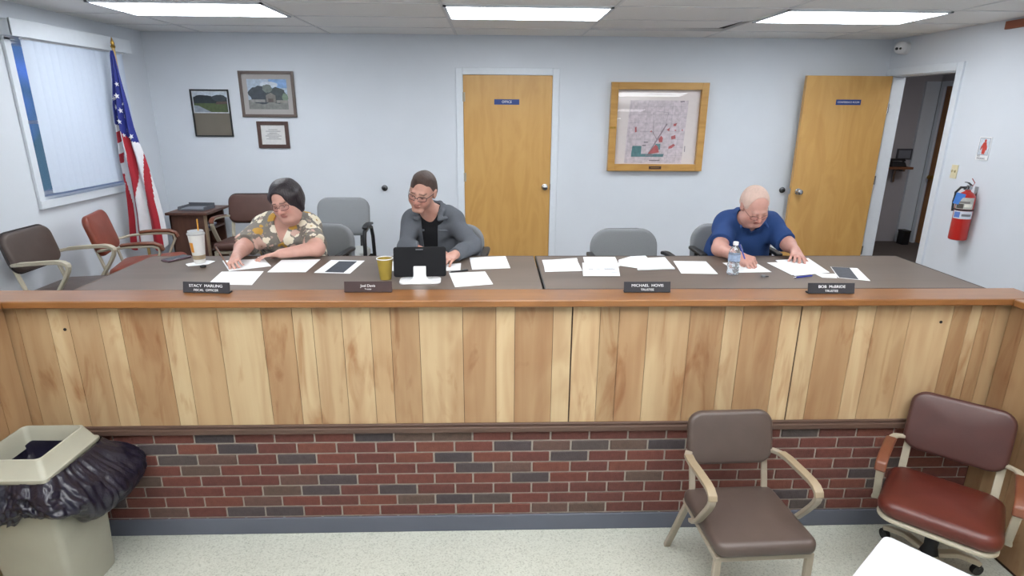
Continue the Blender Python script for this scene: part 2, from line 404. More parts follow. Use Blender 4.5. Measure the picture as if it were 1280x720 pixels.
for x, z, lab in ((-1.138, .883, 'round dark metal bumper on the back wall between grey chair and man in grey jacket'), (3.10, .875, 'round dark metal bumper on the back wall beside the open door edge')):
    b = MB(); b.lathe([(.032, 0), (.032, .006), (.022, .012), (.022, .03), (.014, .034)], (0, 0, 0), axis='Y', n=20)
    t = tag(b.obj('wall_bumper', [mat('dark bumper metal', '#5b5d60', .35, metal=.8)], loc=(x, BY, z)), lab, 'door stop', 'wall door bumpers')
    b = MB(); b.lathe([(.013, .034), (.013, .04), (.004, .042)], axis='Y', n=14); b.obj('rubber_tip', M_black, t)

# ------------------------------------------------------------------ ceiling lights
M_diff = emis('light diffuser', '#f6faff', 15.)
M_diff2 = emis('hall light diffuser', '#f6faff', 8.)
def ceiling_light(x, y, label, front=True):
    t = thing('ceiling_light', label, 'ceiling light', (x, y, CZ), 0, 'fluorescent ceiling lights')
    w, d = 1.21, .615
    b = MB()
    for lo, hi in (((-w/2, -d/2, -.014), (w/2, -d/2+.022, -.001)), ((-w/2, d/2-.022, -.014), (w/2, d/2, -.001)), ((-w/2, -d/2, -.014), (-w/2+.022, d/2, -.001)), ((w/2-.022, -d/2, -.014), (w/2, d/2, -.001))): b.b2(lo, hi)
    b.obj('frame', M_trimw, t, smooth=False)
    b = MB(); b.b2((-w/2+.022, -d/2+.022, -.012), (w/2-.022, d/2-.022, -.004)); b.obj('diffuser', M_diff if front else M_diff2, t, smooth=False)
LX = (-2.205, .255, 2.715)
for x, lab in zip(LX, ('bright ceiling light nearest the window', 'bright ceiling light above the closed office door', 'bright ceiling light near the security camera corner')):
    ceiling_light(x, 4.83, lab)
for y in (-3.3, -8.2):
    for x in LX: ceiling_light(x, y, 'ceiling light far down the hall, mirrored in the map case glass', False)

# ------------------------------------------------------------------ counter: panelled front, ledge, brick, wings
def tone(k):
    return {'L': '#bfa985', 'l': '#baa27e', 'm': '#b19773', 'b': '#a78966', 'B': '#9e7f5e'}[k]
edges = [-2.452, -2.382, -2.231, -2.134, -1.985, -1.88, -1.671, -1.577, -1.395, -1.177, -1.021, -.921, -.773, -.628, -.527, -.381, -.158, .013, .111, .308, .407, .552, .651, .8, 1.021, 1.201, 1.297, 1.5, 1.605, 1.707, 1.902, 2.0, 2.188, 2.416, 2.51, 2.566, 2.64, 2.725]
tones = 'bmLlLbLmLbLlLmblbLbLlmblbLbLLbLmlbLbm'
def planks(b, xs, ts, place, z0, z1, depth=.006, gap=.0025):
    for i in range(len(xs)-1):
        c = Vector(lin(tone(ts[i % len(ts)]))[:3])*(1+.12*(random.random()-.5))
        b.use(0, (c.x, c.y, c.z, 1))
        g2 = [.004 if abs(e_-.407) < .001 or abs(e_-1.605) < .001 else gap/2 for e_ in (xs[i], xs[i+1])]; x0, x1 = xs[i]+g2[0], xs[i+1]-g2[1]
        # a few quads per plank so that heartwood streaks can vary its tone
        n = 8
        lo, hi = place(x0, z0, 0), place(x1, z1, depth)
        b.b2(lo, hi)
def counter():
    t = thing('counter', 'long wood-panelled council counter front with brick base and stained ledge', 'counter', (0, FY, FZ))
    def at(p): return (p[0], p[1]-FY, p[2]-FZ)
    b = MB(); planks(b, edges, tones, lambda x, z, d: at((x, FY-d, z)), .045, .735); b.obj('panelling', M_panel, t, smooth=False)
    b = MB(); b.b2(at((WL-.15, FY+.0005, FZ)), at((WR+.15, FY+.1, .73))); b.obj('core_wall', mat('groove shadow brown', '#3b291e', .8), t, smooth=False)
    # ledge
    b = MB(); b.b2(at((WL-.35, 2.79, .727)), at((WR+.12, 2.985, .765))); b.obj('ledge', M_ledge, t, bevel=.006)
    # mid trim
    b = MB(); b.b2(at((WL, FY-.03, .002)), at((WR, FY, .034))); b.b2(at((WL, FY-.018, .034)), at((WR, FY, .05))); b.obj('trim_rail', M_dtrim, t, bevel=.004)
    # bricks
    b = MB()
    m0 = .0672; L = .206; z = .0; row = 0
    while z > -.56:
        x = WL-.1*(row % 2)-.03
        while x < WR:
            x0, x1 = max(x+.005, WL), min(x+L+.003, WR)
            if x1-x0 > .02:
                r = random.random()
                if r < .15: c = random.choice(['#4b4344', '#453f41', '#4f4745'])
                elif r < .27: c = random.choice(['#5c4842', '#5a4a43', '#5e4741'])
                else: c = random.choice(['#643d37', '#673f38', '#5f3b36', '#6a4239', '#5e3c37'])
                b.use(0, c); b.b2(at((x0, FY-.008, z-.059)), at((x1, FY+.02, z-.002)))
            x += L+.008
        z -= m0; row += 1
    b.obj('brick_base', mat('brick faces', 'ATTR', .85, var=.16, scale=45, bump=.3, bscale=140, spec=.2), t, smooth=False, bevel=.003, segs=1)
    b = MB(); b.b2(at((WL, FY-.001, -.57)), at((WR, FY+.004, .02))); b.obj('mortar', mat('mortar', '#9f978d', .9, var=.1, scale=60), t, smooth=False)
    b = MB(); b.b2(at((WL, FY-.014, FZ)), at((WR, FY-.001, FZ+.104))); b.obj('baseboard', mat('blue grey vinyl base', '#565a66', .5, var=.05, scale=6), t, bevel=.004)
    # wings
    for sx, X in ((-1, WL), (1, WR)):
        b = MB(); ys = [FY-.012]
        while ys[-1] > .7: ys.append(ys[-1]-random.choice([.1, .145, .2, .155]))
        ts = ''.join(random.choice('bmbBm') for _ in ys)
        planks(b, ys[::-1], ts, lambda y, z, d: at((X-sx*d, y, z)), FZ+.02, .727)
        b.obj('wing_panelling', M_panel, t, smooth=False)
        b = MB(); b.b2(at((X+sx*.001, ys[-1], FZ)), at((X+sx*.1, FY+.1, .727))); b.obj('wing_wall', mat('groove shadow brown', '#3b291e', .8), t, smooth=False)
        b = MB(); b.b2(at((X-sx*.05, ys[-1], .727)), at((X+sx*.14, 2.785, .765))); b.obj('wing_ledge', M_ledge, t, bevel=.006)
    # two small drilled holes
    for x, z in ((-2.16, .6), (2.36, .62)):
        b = MB(); b.lathe([(.008, 0), (.008, .003)], at((x, FY-.0055, z)), axis='Y', n=10); b.obj('cable_hole', M_black, t)
counter()

# ------------------------------------------------------------------ tables behind the counter
def long_table(x0, x1, label, edge):
    y0, y1 = 2.995, 3.745
    t = thing('long_table', label, 'table', ((x0+x1)/2, (y0+y1)/2, 0), 0, 'long meeting tables')
    w, d = x1-x0, y1-y0
    b = MB(); b.b2((-w/2+.006, -d/2+.006, TZ-.03), (w/2-.006, d/2-.006, TZ)); b.obj('tabletop', M_table, t, smooth=False)
    b = MB()
    for lo, hi in (((-w/2, -d/2, TZ-.032), (w/2, -d/2+.007, TZ+.001)), ((-w/2, d/2-.007, TZ-.032), (w/2, d/2, TZ+.001)), ((-w/2, -d/2, TZ-.032), (-w/2+.007, d/2, TZ+.001)), ((w/2-.007, -d/2, TZ-.032), (w/2, d/2, TZ+.001))): b.b2(lo, hi)
    b.obj('edging', edge, t, smooth=False)
    for sx in (-1, 1):
        for sy in (-1, 1):
            b = MB(); b.tube([(sx*(w/2-.12), sy*(d/2-.09), TZ-.03), (sx*(w/2-.1), sy*(d/2-.08), .012)], .015); b.lathe([(.02, 0), (.02, .014)], (sx*(w/2-.1), sy*(d/2-.08), 0), n=12); b.obj('leg', M_black, t)
        b = MB(); b.tube([(sx*(w/2-.11), -d/2+.085, .2), (sx*(w/2-.11), d/2-.085, .2)], .01); b.obj('brace', M_black, t)
long_table(-2.19, .262, 'long brown laminate table behind the counter, shared by the woman and the man in grey', mat('brown edge', '#6a5c52', .5))
long_table(.274, 2.695, 'long brown laminate table with black edging behind the counter, where the man in blue writes', M_black)

# ------------------------------------------------------------------ nameplates
def nameplate(x, y, rz, l1, l2, label, w=.245, wood=False, s1=.02, s2=.016, ty=True):
    t = thing('nameplate', label, 'nameplate', (x, y, .765), rz, 'desk nameplates on the ledge')
    m = mat('brown nameplate', '#3b2b2b', .45) if wood else mat('charcoal nameplate', '#2c2b30', .4)
    tilt = rotm('X', -12)
    b = MB(); b.box(Vector((0, .004, .029)), (w, .006, .056), tilt); b.obj('plate', m, t, bevel=.001)
    b = MB(); b.box((0, .014, .004), (w*.98, .034, .008)); b.obj('holder', M_black, t, bevel=.002)
    q = (PI/2-R(12), 0, 0)
    if wood:
        text('lettering', l1, s1, M_white, t, (0, -.0012, .036), q, ext=.0006); text('lettering', l2, s2, M_white, t, (0, -.0037, .019), q)
    else:
        text('lettering', l1, s1, M_white, t, (0, -.0008, .0385), q, sx=1.12, ext=.0006); text('lettering', l2, s2, M_white, t, (0, -.0040, .0165), q, sx=1.1)
nameplate(-1.47, 2.925, R(-5), 'STACY  MARLING', 'FISCAL  OFFICER', 'charcoal nameplate in front of the woman in the floral top')
nameplate(-.648, 2.93, 0, 'Joel Davis', 'Trustee', 'dark brown nameplate beside the yellow coffee cup', wood=True, s1=.019, s2=.011)
nameplate(.804, 2.915, 0, 'MICHAEL  HOVIS', 'TRUSTEE', 'charcoal nameplate in front of the empty grey chair')
nameplate(1.767, 2.885, R(-1), 'BOB  McBRIDE', 'TRUSTEE', 'charcoal nameplate in front of the man in the blue polo shirt')

# ------------------------------------------------------------------ chairs
def arc(c, r, a0, a1, n=6):
    return [(c[0]+r*math.cos(R(a0+(a1-a0)*k/n)), c[1]+r*math.sin(R(a0+(a1-a0)*k/n))) for k in range(n+1)]
def frameM(loc, rx): return Matrix.Translation(loc) @ Matrix.Rotation(rx, 4, 'X')

def steel_armchair(label, loc, rz, vinyl, metal, pad, group, piping=None):
    """square-tube office armchair; faces -y in its own frame"""
    t = thing('steel_armchair', label, 'chair', loc, rz, group)
    b = MB(); b.cushion(.47, .47, .075, .05, .03, .014, frameM((0, -.005, .437), R(-3))); b.obj('seat', vinyl, t)
    b = MB(); b.cushion(.44, .275, .05, .075, .022, .008, frameM((0, .258, .73), R(90-14))); b.obj('backrest', vinyl, t)
    if piping:
        b = MB(); M = frameM((0, .268, .73), R(90-14)); w, h, r = .221, .139, .075
        pts = arc((w-r, h-r), r, 0, 90)+arc((-w+r, h-r), r, 90, 180)+arc((-w+r, -h+r), r, 180, 270)+arc((w-r, -h+r), r, 270, 360)
        pts.append(pts[0]); b.tube([M @ Vector((x, y, 0)) for x, y in pts], .008, 8); b.obj('piping', piping, t)
    b = MB()
    b.b2((-.215, -.215, .38), (.215, -.19, .405)); b.b2((-.215, .19, .38), (.215, .215, .405)); b.b2((-.23, -.215, .38), (-.205, .215, .405)); b.b2((.205, -.215, .38), (.23, .215, .405))
    b.obj('seat_frame', metal, t, smooth=False, bevel=.004)
    for s in (-1, 1):
        b = MB(); b.bar([(s*.215, -.2, .385), (s*.217, -.205, .2), (s*.22, -.21, 0)], .034, .026, up=(0, 1, 0)); b.obj('leg', metal, t, bevel=.005)
        b = MB(); b.bar([(s*.215, .18, .395), (s*.225, .215, .3), (s*.235, .30, .1), (s*.24, .345, 0)], .034, .024, up=(0, 1, 0)); b.obj('leg', metal, t, bevel=.005)
        b = MB(); b.bar([(s*.19, .19, .39), (s*.19, .215, .5), (s*.19, .245, .6), (s*.19, .29, .8)], .032, .012, up=(0, 1, 0)); b.obj('back_upright', metal, t, bevel=.003)
        x = s*.246
        x0 = s*.236
        pth = [(x0, .07, .385), (s*.239, .03, .405), (s*.243, -.02, .45), (x, -.07, .52), (x, -.115, .585), (x, -.138, .625), (x, -.145, .65), (x, -.138, .671), (x, -.115, .684), (x, -.08, .688), (x, 0, .684), (x, .12, .675), (s*.238, .19, .668), (s*.215, .235, .662)]
        b = MB(); b.bar(pth, .036, .02, side=(1, 0, 0)); ar = b.obj('armrest', metal, t, bevel=.005)
        b = MB(); b.bar([(x, -.154, .655), (x, -.146, .679), (x, -.118, .695), (x, -.08, .7), (x, 0, .696), (x, .12, .687), (s*.238, .18, .681)], .042, .008, side=(1, 0, 0)); b.obj('arm_pad', pad, ar, bevel=.003)
    return t

def swivel_armchair(label, loc, rz, vinyl, metal, pad, group, vback=None, recline=16):
    t = thing('swivel_armchair', label, 'chair', loc, rz, group)
    b = MB(); b.cushion(.50, .49, .09, .09, .04, .022, frameM((0, -.01, .445), R(-3))); b.obj('seat', vinyl, t)
    b = MB(); b.cushion(.45, .32, .05, .075, .022, .012, frameM((-.005, .285, .735), R(90-recline))); b.obj('backrest', vback or vinyl, t)
    b = MB(); b.cushion(.49, .48, .022, .09, .008, 0, frameM((0, -.01, .39), R(-3))); b.obj('seat_pan', metal, t)
    for s in (-1, 1):
        b = MB(); b.bar([(s*.2, .18, .385), (s*.2, .235, .43), (s*.2, .26, .55), (s*.2, .30, .72)], .036, .014, up=(0, 1, 0)); b.obj('back_upright', metal, t, bevel=.003)
        x = s*.266
        b = MB(); b.bar([(s*.235, -.03, .385), (s*.275, -.05, .39), (x, -.075, .42), (x, -.12, .52), (x, -.16, .605), (x, -.155, .64), (x, -.11, .655), (x, .05, .658), (x, .16, .65), (s*.255, .215, .64), (s*.21, .262, .63)], .034, .018, side=(1, 0, 0)); ar = b.obj('armrest', metal, t, bevel=.005)
        b = MB(); b.bar([(x, -.185, .615), (x, -.172, .655), (x, -.125, .676), (x, -.03, .68), (x, .05, .677), (x, .1, .672)], .05, .022, side=(1, 0, 0)); b.obj('arm_pad', pad, ar, bevel=.008)
    b = MB(); b.lathe([(.09, .37), (.09, .35), (.035, .34), (.03, .2), (.045, .15), (.05, .1), (.03, .09)], n=20); b.obj('column', M_blackm, t)
    for k in range(4):
        a = R(45+90*k); c, s_ = math.cos(a), math.sin(a)
        b = MB(); b.bar([(.03*c, .03*s_, .15), (.15*c, .15*s_, .14), (.27*c, .27*s_, .085), (.295*c, .295*s_, .07)], .042, .026); sp = b.obj('base_spoke', metal, t, bevel=.005)
        b = MB(); b.cyl((.295*c-.012*s_, .295*s_+.012*c, .03), (.295*c+.012*s_, .295*s_-.012*c, .03), .03); b.lathe([(.008, .03), (.02, .055), (.012, .075)], (.295*c, .295*s_, 0), n=10); b.obj('caster', M_black, sp)
    return t

def task_chair(label, loc, rz, group):
    t = thing('task_chair', label, 'chair', loc, rz, group)
    b = MB(); b.cushion(.49, .47, .075, .13, .035, .012, frameM((0, 0, .455), 0)); b.obj('seat', M_graycl, t)
    b = MB(); b.cushion(.50, .40, .065, .13, .03, .014, frameM((0, .25, .655), R(90-9)), n=8); b.obj('backrest', M_graycl, t)
    b = MB(); b.cushion(.46, .39, .012, .125, .004, 0, frameM((0, .288, .655), R(90-9)), n=8); b.bar([(0, .1, .41), (0, .26, .42), (0, .32, .5), (0, .315, .68)], .07, .014, up=(0, 1, 0)); b.obj('back_shell', M_black, t)
    for s in (-1, 1):
        x = s*.265
        b = MB(); b.tube([(s*.2, .02, .405), (x, .02, .415), (s*.28, .03, .52), (s*.28, .05, .68)], .014); ar = b.obj('armrest', M_black, t)
        b = MB(); b.bar([(s*.275, -.1, .693), (s*.28, 0, .70), (s*.28, .12, .70), (s*.27, .17, .695)], .05, .026); b.obj('arm_pad', M_black, ar, bevel=.008)
    b = MB(); b.lathe([(.1, .415), (.1, .4), (.03, .39), (.025, .2), (.04, .12), (.03, .08)], n=18); b.obj('column', M_black, t)
    for k in range(5):
        a = R(90+72*k); c, s_ = math.cos(a), math.sin(a)
        b = MB(); b.bar([(.02*c, .02*s_, .11), (.28*c, .28*s_, .075)], .045, .03); sp = b.obj('base_spoke', M_black, t, bevel=.006)
        b = MB(); b.cyl((.28*c-.015*s_, .28*s_+.015*c, .028), (.28*c+.015*s_, .28*s_-.015*c, .028), .028); b.lathe([(.008, .03), (.014, .06)], (.28*c, .28*s_, 0), n=8); b.obj('caster', M_black, sp)
    return t

def guest_chair(label, loc, rz):
    t = thing('guest_chair', label, 'chair', loc, rz)
    b = MB(); b.cushion(.5, .48, .085, .09, .035, .012, frameM((0, -.02, .43), R(-3))); b.obj('seat', mat('pale grey upholstery', '#a9acaa', .9, var=.06, scale=250, bump=.15, bscale=500, spec=.2), t)
    b = MB(); b.cushion(.48, .35, .06, .1, .028, .012, frameM((0, .25, .725), R(90-13)), n=8); b.obj('backrest', M_graycl, t)
    for s in (-1, 1):
        x = s*.275
        b = MB(); b.tube([(x, .23, .012), (x, .2, .3), (x, .16, .56), (x, .11, .655), (x, .02, .685), (x, -.1, .685), (x, -.17, .665), (x, -.195, .61), (x, -.2, .4), (x, -.215, .012)], .017); b.obj('side_loop', M_black, t)
        b = MB(); b.bar([(x, .1, .69), (x, 0, .705), (x, -.1, .705), (x, -.16, .692)], .05, .022); b.obj('arm_pad', M_black, t, bevel=.008)
    b = MB(); b.tube([(-.275, -.17, .375), (.275, -.17, .375)], .013); b.tube([(-.275, .19, .375), (.275, .19, .375)], .013)
    for s in (-1, 1): b.tube([(s*.15, .19, .375), (s*.15, .235, .45), (s*.15, .29, .75)], .011)
    b.obj('cross_frame', M_black, t)
    return t

GA = 'brown vinyl steel armchairs'
steel_armchair('brown vinyl armchair with tan arms in front of the brick base', (1.215, 2.36, FZ), R(2), M_brownv, M_tan, mat('tan arm pad', '#8f8069', .5), GA)
steel_armchair('brown vinyl armchair with cream arms against the wall under the window', (-2.96, 4.10, 0), R(90), M_brownv, M_cream, M_cream, GA, mat('dark piping', '#2b2526', .5))
M_brown2 = mat('chestnut vinyl', '#4f342c', .45, var=.08, scale=12, bump=.08, bscale=350)
steel_armchair('chestnut vinyl armchair at the back wall behind the woman', (-2.36, 5.60, 0), R(4), M_brown2, M_cream, M_armw, GA, mat('dark piping', '#2b2526', .5))
M_redb = mat('rust vinyl', '#7c3a28', .38, var=.12, scale=10, bump=.08, bscale=300)
M_redd = mat('dark oxblood vinyl', '#482c29', .34, var=.1, scale=10, bump=.08, bscale=300)
GS = 'reddish vinyl armchairs with wooden arm pads'
swivel_armchair('oxblood vinyl swivel armchair on casters in the counter corner', (2.235, 2.43, FZ), R(-42), M_redv, M_cream, M_armw, GS, M_redd)
swivel_armchair('rust red vinyl armchair with wood-capped arms beside the flag', (-2.80, 4.72, 0), R(90+16), M_redb, M_cream, M_armw, GS, recline=14)
guest_chair('pale grey upholstered chair with black looped arms against the back wall', (-1.38, 5.18, 0), R(0))
GT = 'grey task chairs behind the tables'
task_chair('empty grey task chair behind the papers', (.97, 3.93, 0), R(3), GT)
task_chair('grey task chair the woman in the floral top sits on', (-1.33, 4.13, 0), R(-10), GT)
task_chair('grey task chair the man in the grey jacket sits on', (-.335, 4.10, 0), R(-4), GT)
task_chair('grey task chair the man in the blue polo sits on', (1.77, 4.12, 0), R(2), GT)

# ------------------------------------------------------------------ left wall: blinds, flag
def blinds():
    t = thing('vertical_blinds', 'white vertical blinds closed across the window with long white valance', 'blinds', (XL, 5.25, 2.1))
    b = MB(); b.b2((.0, -.80, .045), (.115, .59, .15)); b.b2((.1, -.80, .04), (.118, .59, .155)); b.obj('valance', M_trimw, t, smooth=False, bevel=.004)
    b = MB(); b.b2((.05, -.66, .03), (.08, .52, .05)); b.obj('head_rail', M_white, t, smooth=False)
    mv = mat('blind vane', '#c3cedd', .6, var=.02, emit='#b9cdf0', estr=.05)  # slight bluish emission stands in for window light coming through the vanes
    n = 15
    for k in range(n):
        y = -.61+k*(1.07/(n-1))
        b = MB(); a = R(14+3*math.sin(k*2.1)); dx, dy = .045*math.sin(a), .045*math.cos(a)
        ring = []
        for q in range(7):
            u = -1+2*q/6; bow = .006*(1-u*u)
            ring.append((.065+u*dx+bow, y+u*dy))
        b.loft([[(p[0], p[1], .035) for p in ring], [(p[0], p[1], -1.055) for p in ring]], False, False, closed=False)
        b.obj('vane', mv, t)
blinds()

def flag():
    px, py = -3.195, 5.42
    t = thing('flag', 'american flag hanging furled on a brass-tipped pole beside the window', 'flag', (px, py, 0))
    b = MB(); b.lathe([(.14, 0), (.14, .015), (.11, .035), (.03, .05), (.02, .09)], n=24); b.obj('stand', M_brass, t)
    b = MB(); b.cyl((0, 0, .05), (.0, 0, 2.16), .0125); b.obj('pole', mat('golden oak pole', '#b99a5c', .4), t)
    b = MB(); b.lathe([(.014, 2.15), (.02, 2.165), (.012, 2.175), (.016, 2.19), (.008, 2.215), (.002, 2.24)], n=14); b.obj('finial', M_brass, t)
    # cloth: outline measured down the drape, gathered in soft folds
    prof = [(2.13, -.012, .012), (2.09, -.022, .02), (1.897, -.035, .036), (1.70, -.066, .058), (1.50, -.072, .07), (1.36, -.078, .092), (1.25, -.084, .118), (1.05, -.078, .149), (.9, -.085, .172), (.73, -.098, .19), (.6, -.115, .195), (.45, -.128, .196)]
    zs = [p[0] for p in prof][::-1]; l_ = [p[1] for p in prof][::-1]; r_ = [p[2] for p in prof][::-1]
    nu, nz = 72, 150
    red, wht, blu = '#9c2430', '#cfcfd3', '#28317a'
    b = MB(); V = []
    def P(u, z, off=0):
        a, c = np.interp(z, zs, l_), np.interp(z, zs, r_)
        open_ = min(1, (2.13-z)/.6)
        y = -.028-.024*open_*math.sin(u*2*PI*2.4+1.2+.6*math.sin(z*2.3))-.045*open_*math.sin(PI*u)
        zz = z-.035*open_*math.sin(u*PI*3+z)*((2.13-z)/1.7)
        return (a+(c-a)*u, y-off, zz)
    for j in range(nz+1):
        z = 2.13-(2.13-.45)*j/nz
        for i in range(nu+1): V.append(P(i/nu, z))
    o = len(b.v); b.v += V
    B0 = [.15, .25, .39, .67, .91]; B1 = [.0, .47, .78, 1.0, 1.05]
    def colour(u, z):
        zc = 1.56-.2*u
        if z > zc: return blu
        lim = .34*max(0, (z-.98)/.58)
        if u < lim:
            k = int((1.56-z)/.085); return (wht, red)[k % 2]
        w = max(0, min(1, (1.28-z)/.42)); bs = [p+(q-p)*w for p, q in zip(B1, B0)]
        k = sum(u > x for x in bs); return (red, wht)[k % 2]
    for j in range(nz):
        for i in range(nu):
            z = 2.13-(2.13-.45)*(j+.5)/nz; b.cc = lin(colour((i+.5)/nu, z))
            b.f.append((o+j*(nu+1)+i, o+j*(nu+1)+i+1, o+(j+1)*(nu+1)+i+1, o+(j+1)*(nu+1)+i)); b.mi.append(0); b.col.append(b.cc)
    b.use(0, wht)
    for u, z, s in ((.62, 1.865, .022), (.55, 1.77, .026), (.2, 1.745, .02), (.25, 1.67, .024), (.6, 1.655, .026), (.8, 1.60, .026), (.52, 1.56, .024), (.78, 1.49, .028), (.56, 1.45, .02), (.9, 1.425, .026), (.85, 1.70, .014), (.35, 1.585, .016)):
        c = Vector(P(u, z, .013)); du = (Vector(P(u+.03, z))-Vector(P(u-.03, z))).normalized(); dv = Vector((0, 0, 1))
        pts = []
        for k in range(10):
            a = PI/2+PI*k/5+.2; rr = s if k % 2 == 0 else s*.42
            pts.append(c+du*rr*math.cos(a)+dv*rr*math.sin(a))
        b.add(pts+[c+Vector((0, -.001, 0))], [(k, (k+1) % 10, 10) for k in range(10)])
    b.obj('cloth', mat('flag cloth', 'ATTR', .6, var=.05, scale=25, spec=.3), t)
flag()

# ------------------------------------------------------------------ cabinet in the corner
def cabinet():
    t = thing('side_cabinet', 'small dark wooden cabinet with open side shelves in the corner by the flag', 'cabinet', (-2.915, 5.87, 0), 0)
    w, d, h = .34, .44, .72
    b = MB(); b.box((0, 0, h-.012), (w+.05, d+.05, .025)); b.obj('top', M_walnut, t, bevel=.004)
    b = MB(); b.b2((-w/2, -d/2, .04), (w/2-.02, -d/2+.02, h-.025)); b.obj('side_panel', M_walnut, t, smooth=False)
    b = MB(); b.b2((-w/2, d/2-.02, .04), (w/2-.02, d/2, h-.025)); b.obj('side_panel', M_walnut, t, smooth=False)
    b = MB(); b.b2((-w/2, -d/2, .04), (-w/2+.015, d/2, h-.025)); b.obj('back_panel', M_walnut, t, smooth=False)
    b = MB(); b.b2((w/2-.02, -d/2, .04), (w/2, -d/2+.028, h-.025)); b.obj('face_edge', mat('worn light edge', '#8f7a62', .6), t, smooth=False)
    for z in (.06, .33, .53): b = MB(); b.b2((-w/2+.015, -d/2+.02, z), (w/2-.015, d/2-.02, z+.018)); b.obj('shelf', M_walnut, t, smooth=False)
    for x in (-1, 1):
        for y in (-1, 1): b = MB(); b.box((x*(w/2-.03), y*(d/2-.03), .02), (.04, .04, .04)); b.obj('foot', M_blackm, t)
    b = MB(); b.cushion(.22, .16, .02, .01, .005, .0); o = b.obj('binder', mat('navy binder', '#262f52', .5), loc=(-2.86, 5.80, .562)); o.rotation_euler = (0, 0, .3)
    tag(o, 'navy binder lying on the upper cabinet shelf, lower of two', 'binder', 'binders in the cabinet')
    b = MB(); b.cushion(.2, .15, .018, .01, .005, .0); o = b.obj('binder', mat('pale folder', '#8f94a6', .6), loc=(-2.855, 5.81, .582)); o.rotation_euler = (.0, 0, -.2)
    tag(o, 'pale grey folder lying on top of the navy binder', 'binder', 'binders in the cabinet')
    tr = thing('letter_tray', 'grey metal letter tray on top of the corner cabinet', 'tray', (-2.915, 5.84, .7225), R(-4))
    mg = mat('grey tray metal', '#55585f', .5, var=.05)
    b = MB(); b.b2((-.13, -.09, 0), (.13, .11, .005)); b.obj('tray_base', mg, tr, smooth=False)
    b = MB(); b.b2((-.13, .105, .005), (.13, .11, .05)); b.b2((-.13, -.09, .005), (-.125, .11, .035)); b.b2((.125, -.09, .005), (.13, .11, .035)); b.obj('tray_wall', mg, tr, smooth=False)
    b = MB(); b.b2((-.11, -.07, .0055), (.11, .095, .016)); o = b.obj('paper_stack', mat('grey card', '#7f838b', .8), smooth=False, loc=(-2.915, 5.84, .7225)); tag(o, 'stack of grey paper lying in the letter tray', 'paper')
cabinet()

# ------------------------------------------------------------------ wall pictures
def framed(name, label, cat, x0, x1, z0, z1, fw, fmat, depth=.02, group='framed pictures by the flag'):
    t = thing(name, label, cat, ((x0+x1)/2, BY-.002, (z0+z1)/2), 0, group)
    w, h = x1-x0, z1-z0
    b = MB()
    for lo, hi in (((-w/2, -depth, -h/2), (-w/2+fw, 0, h/2)), ((w/2-fw, -depth, -h/2), (w/2, 0, h/2)), ((-w/2+fw, -depth, h/2-fw), (w/2-fw, 0, h/2)), ((-w/2+fw, -depth, -h/2), (w/2-fw, 0, -h/2+fw))): b.b2(lo, hi)
    b.obj('frame', fmat, t, smooth=False, bevel=.003)
    return t, w, h
def flat(b, poly, y, col, mi=0):
    b.use(mi, col); b.add([(x, y, z) for x, z in poly], [tuple(range(len(poly)))]); return b
def rect(x0, z0, x1, z1): return [(x0, z0), (x1, z0), (x1, z1), (x0, z1)]
def blob(cx, cz, rx, rz_, n=24, jag=.12, seed=1):
    rr = random.Random(seed); return [(cx+rx*(1+jag*(rr.random()-.5)*2)*math.cos(2*PI*k/n), cz+rz_*(1+jag*(rr.random()-.5)*2)*math.sin(2*PI*k/n)) for k in range(n)]
M_print = mat('printed image', 'ATTR', .5, var=.22, scale=35)
M_matb = mat('mat board', '#a8a4a2', .85, var=.02)
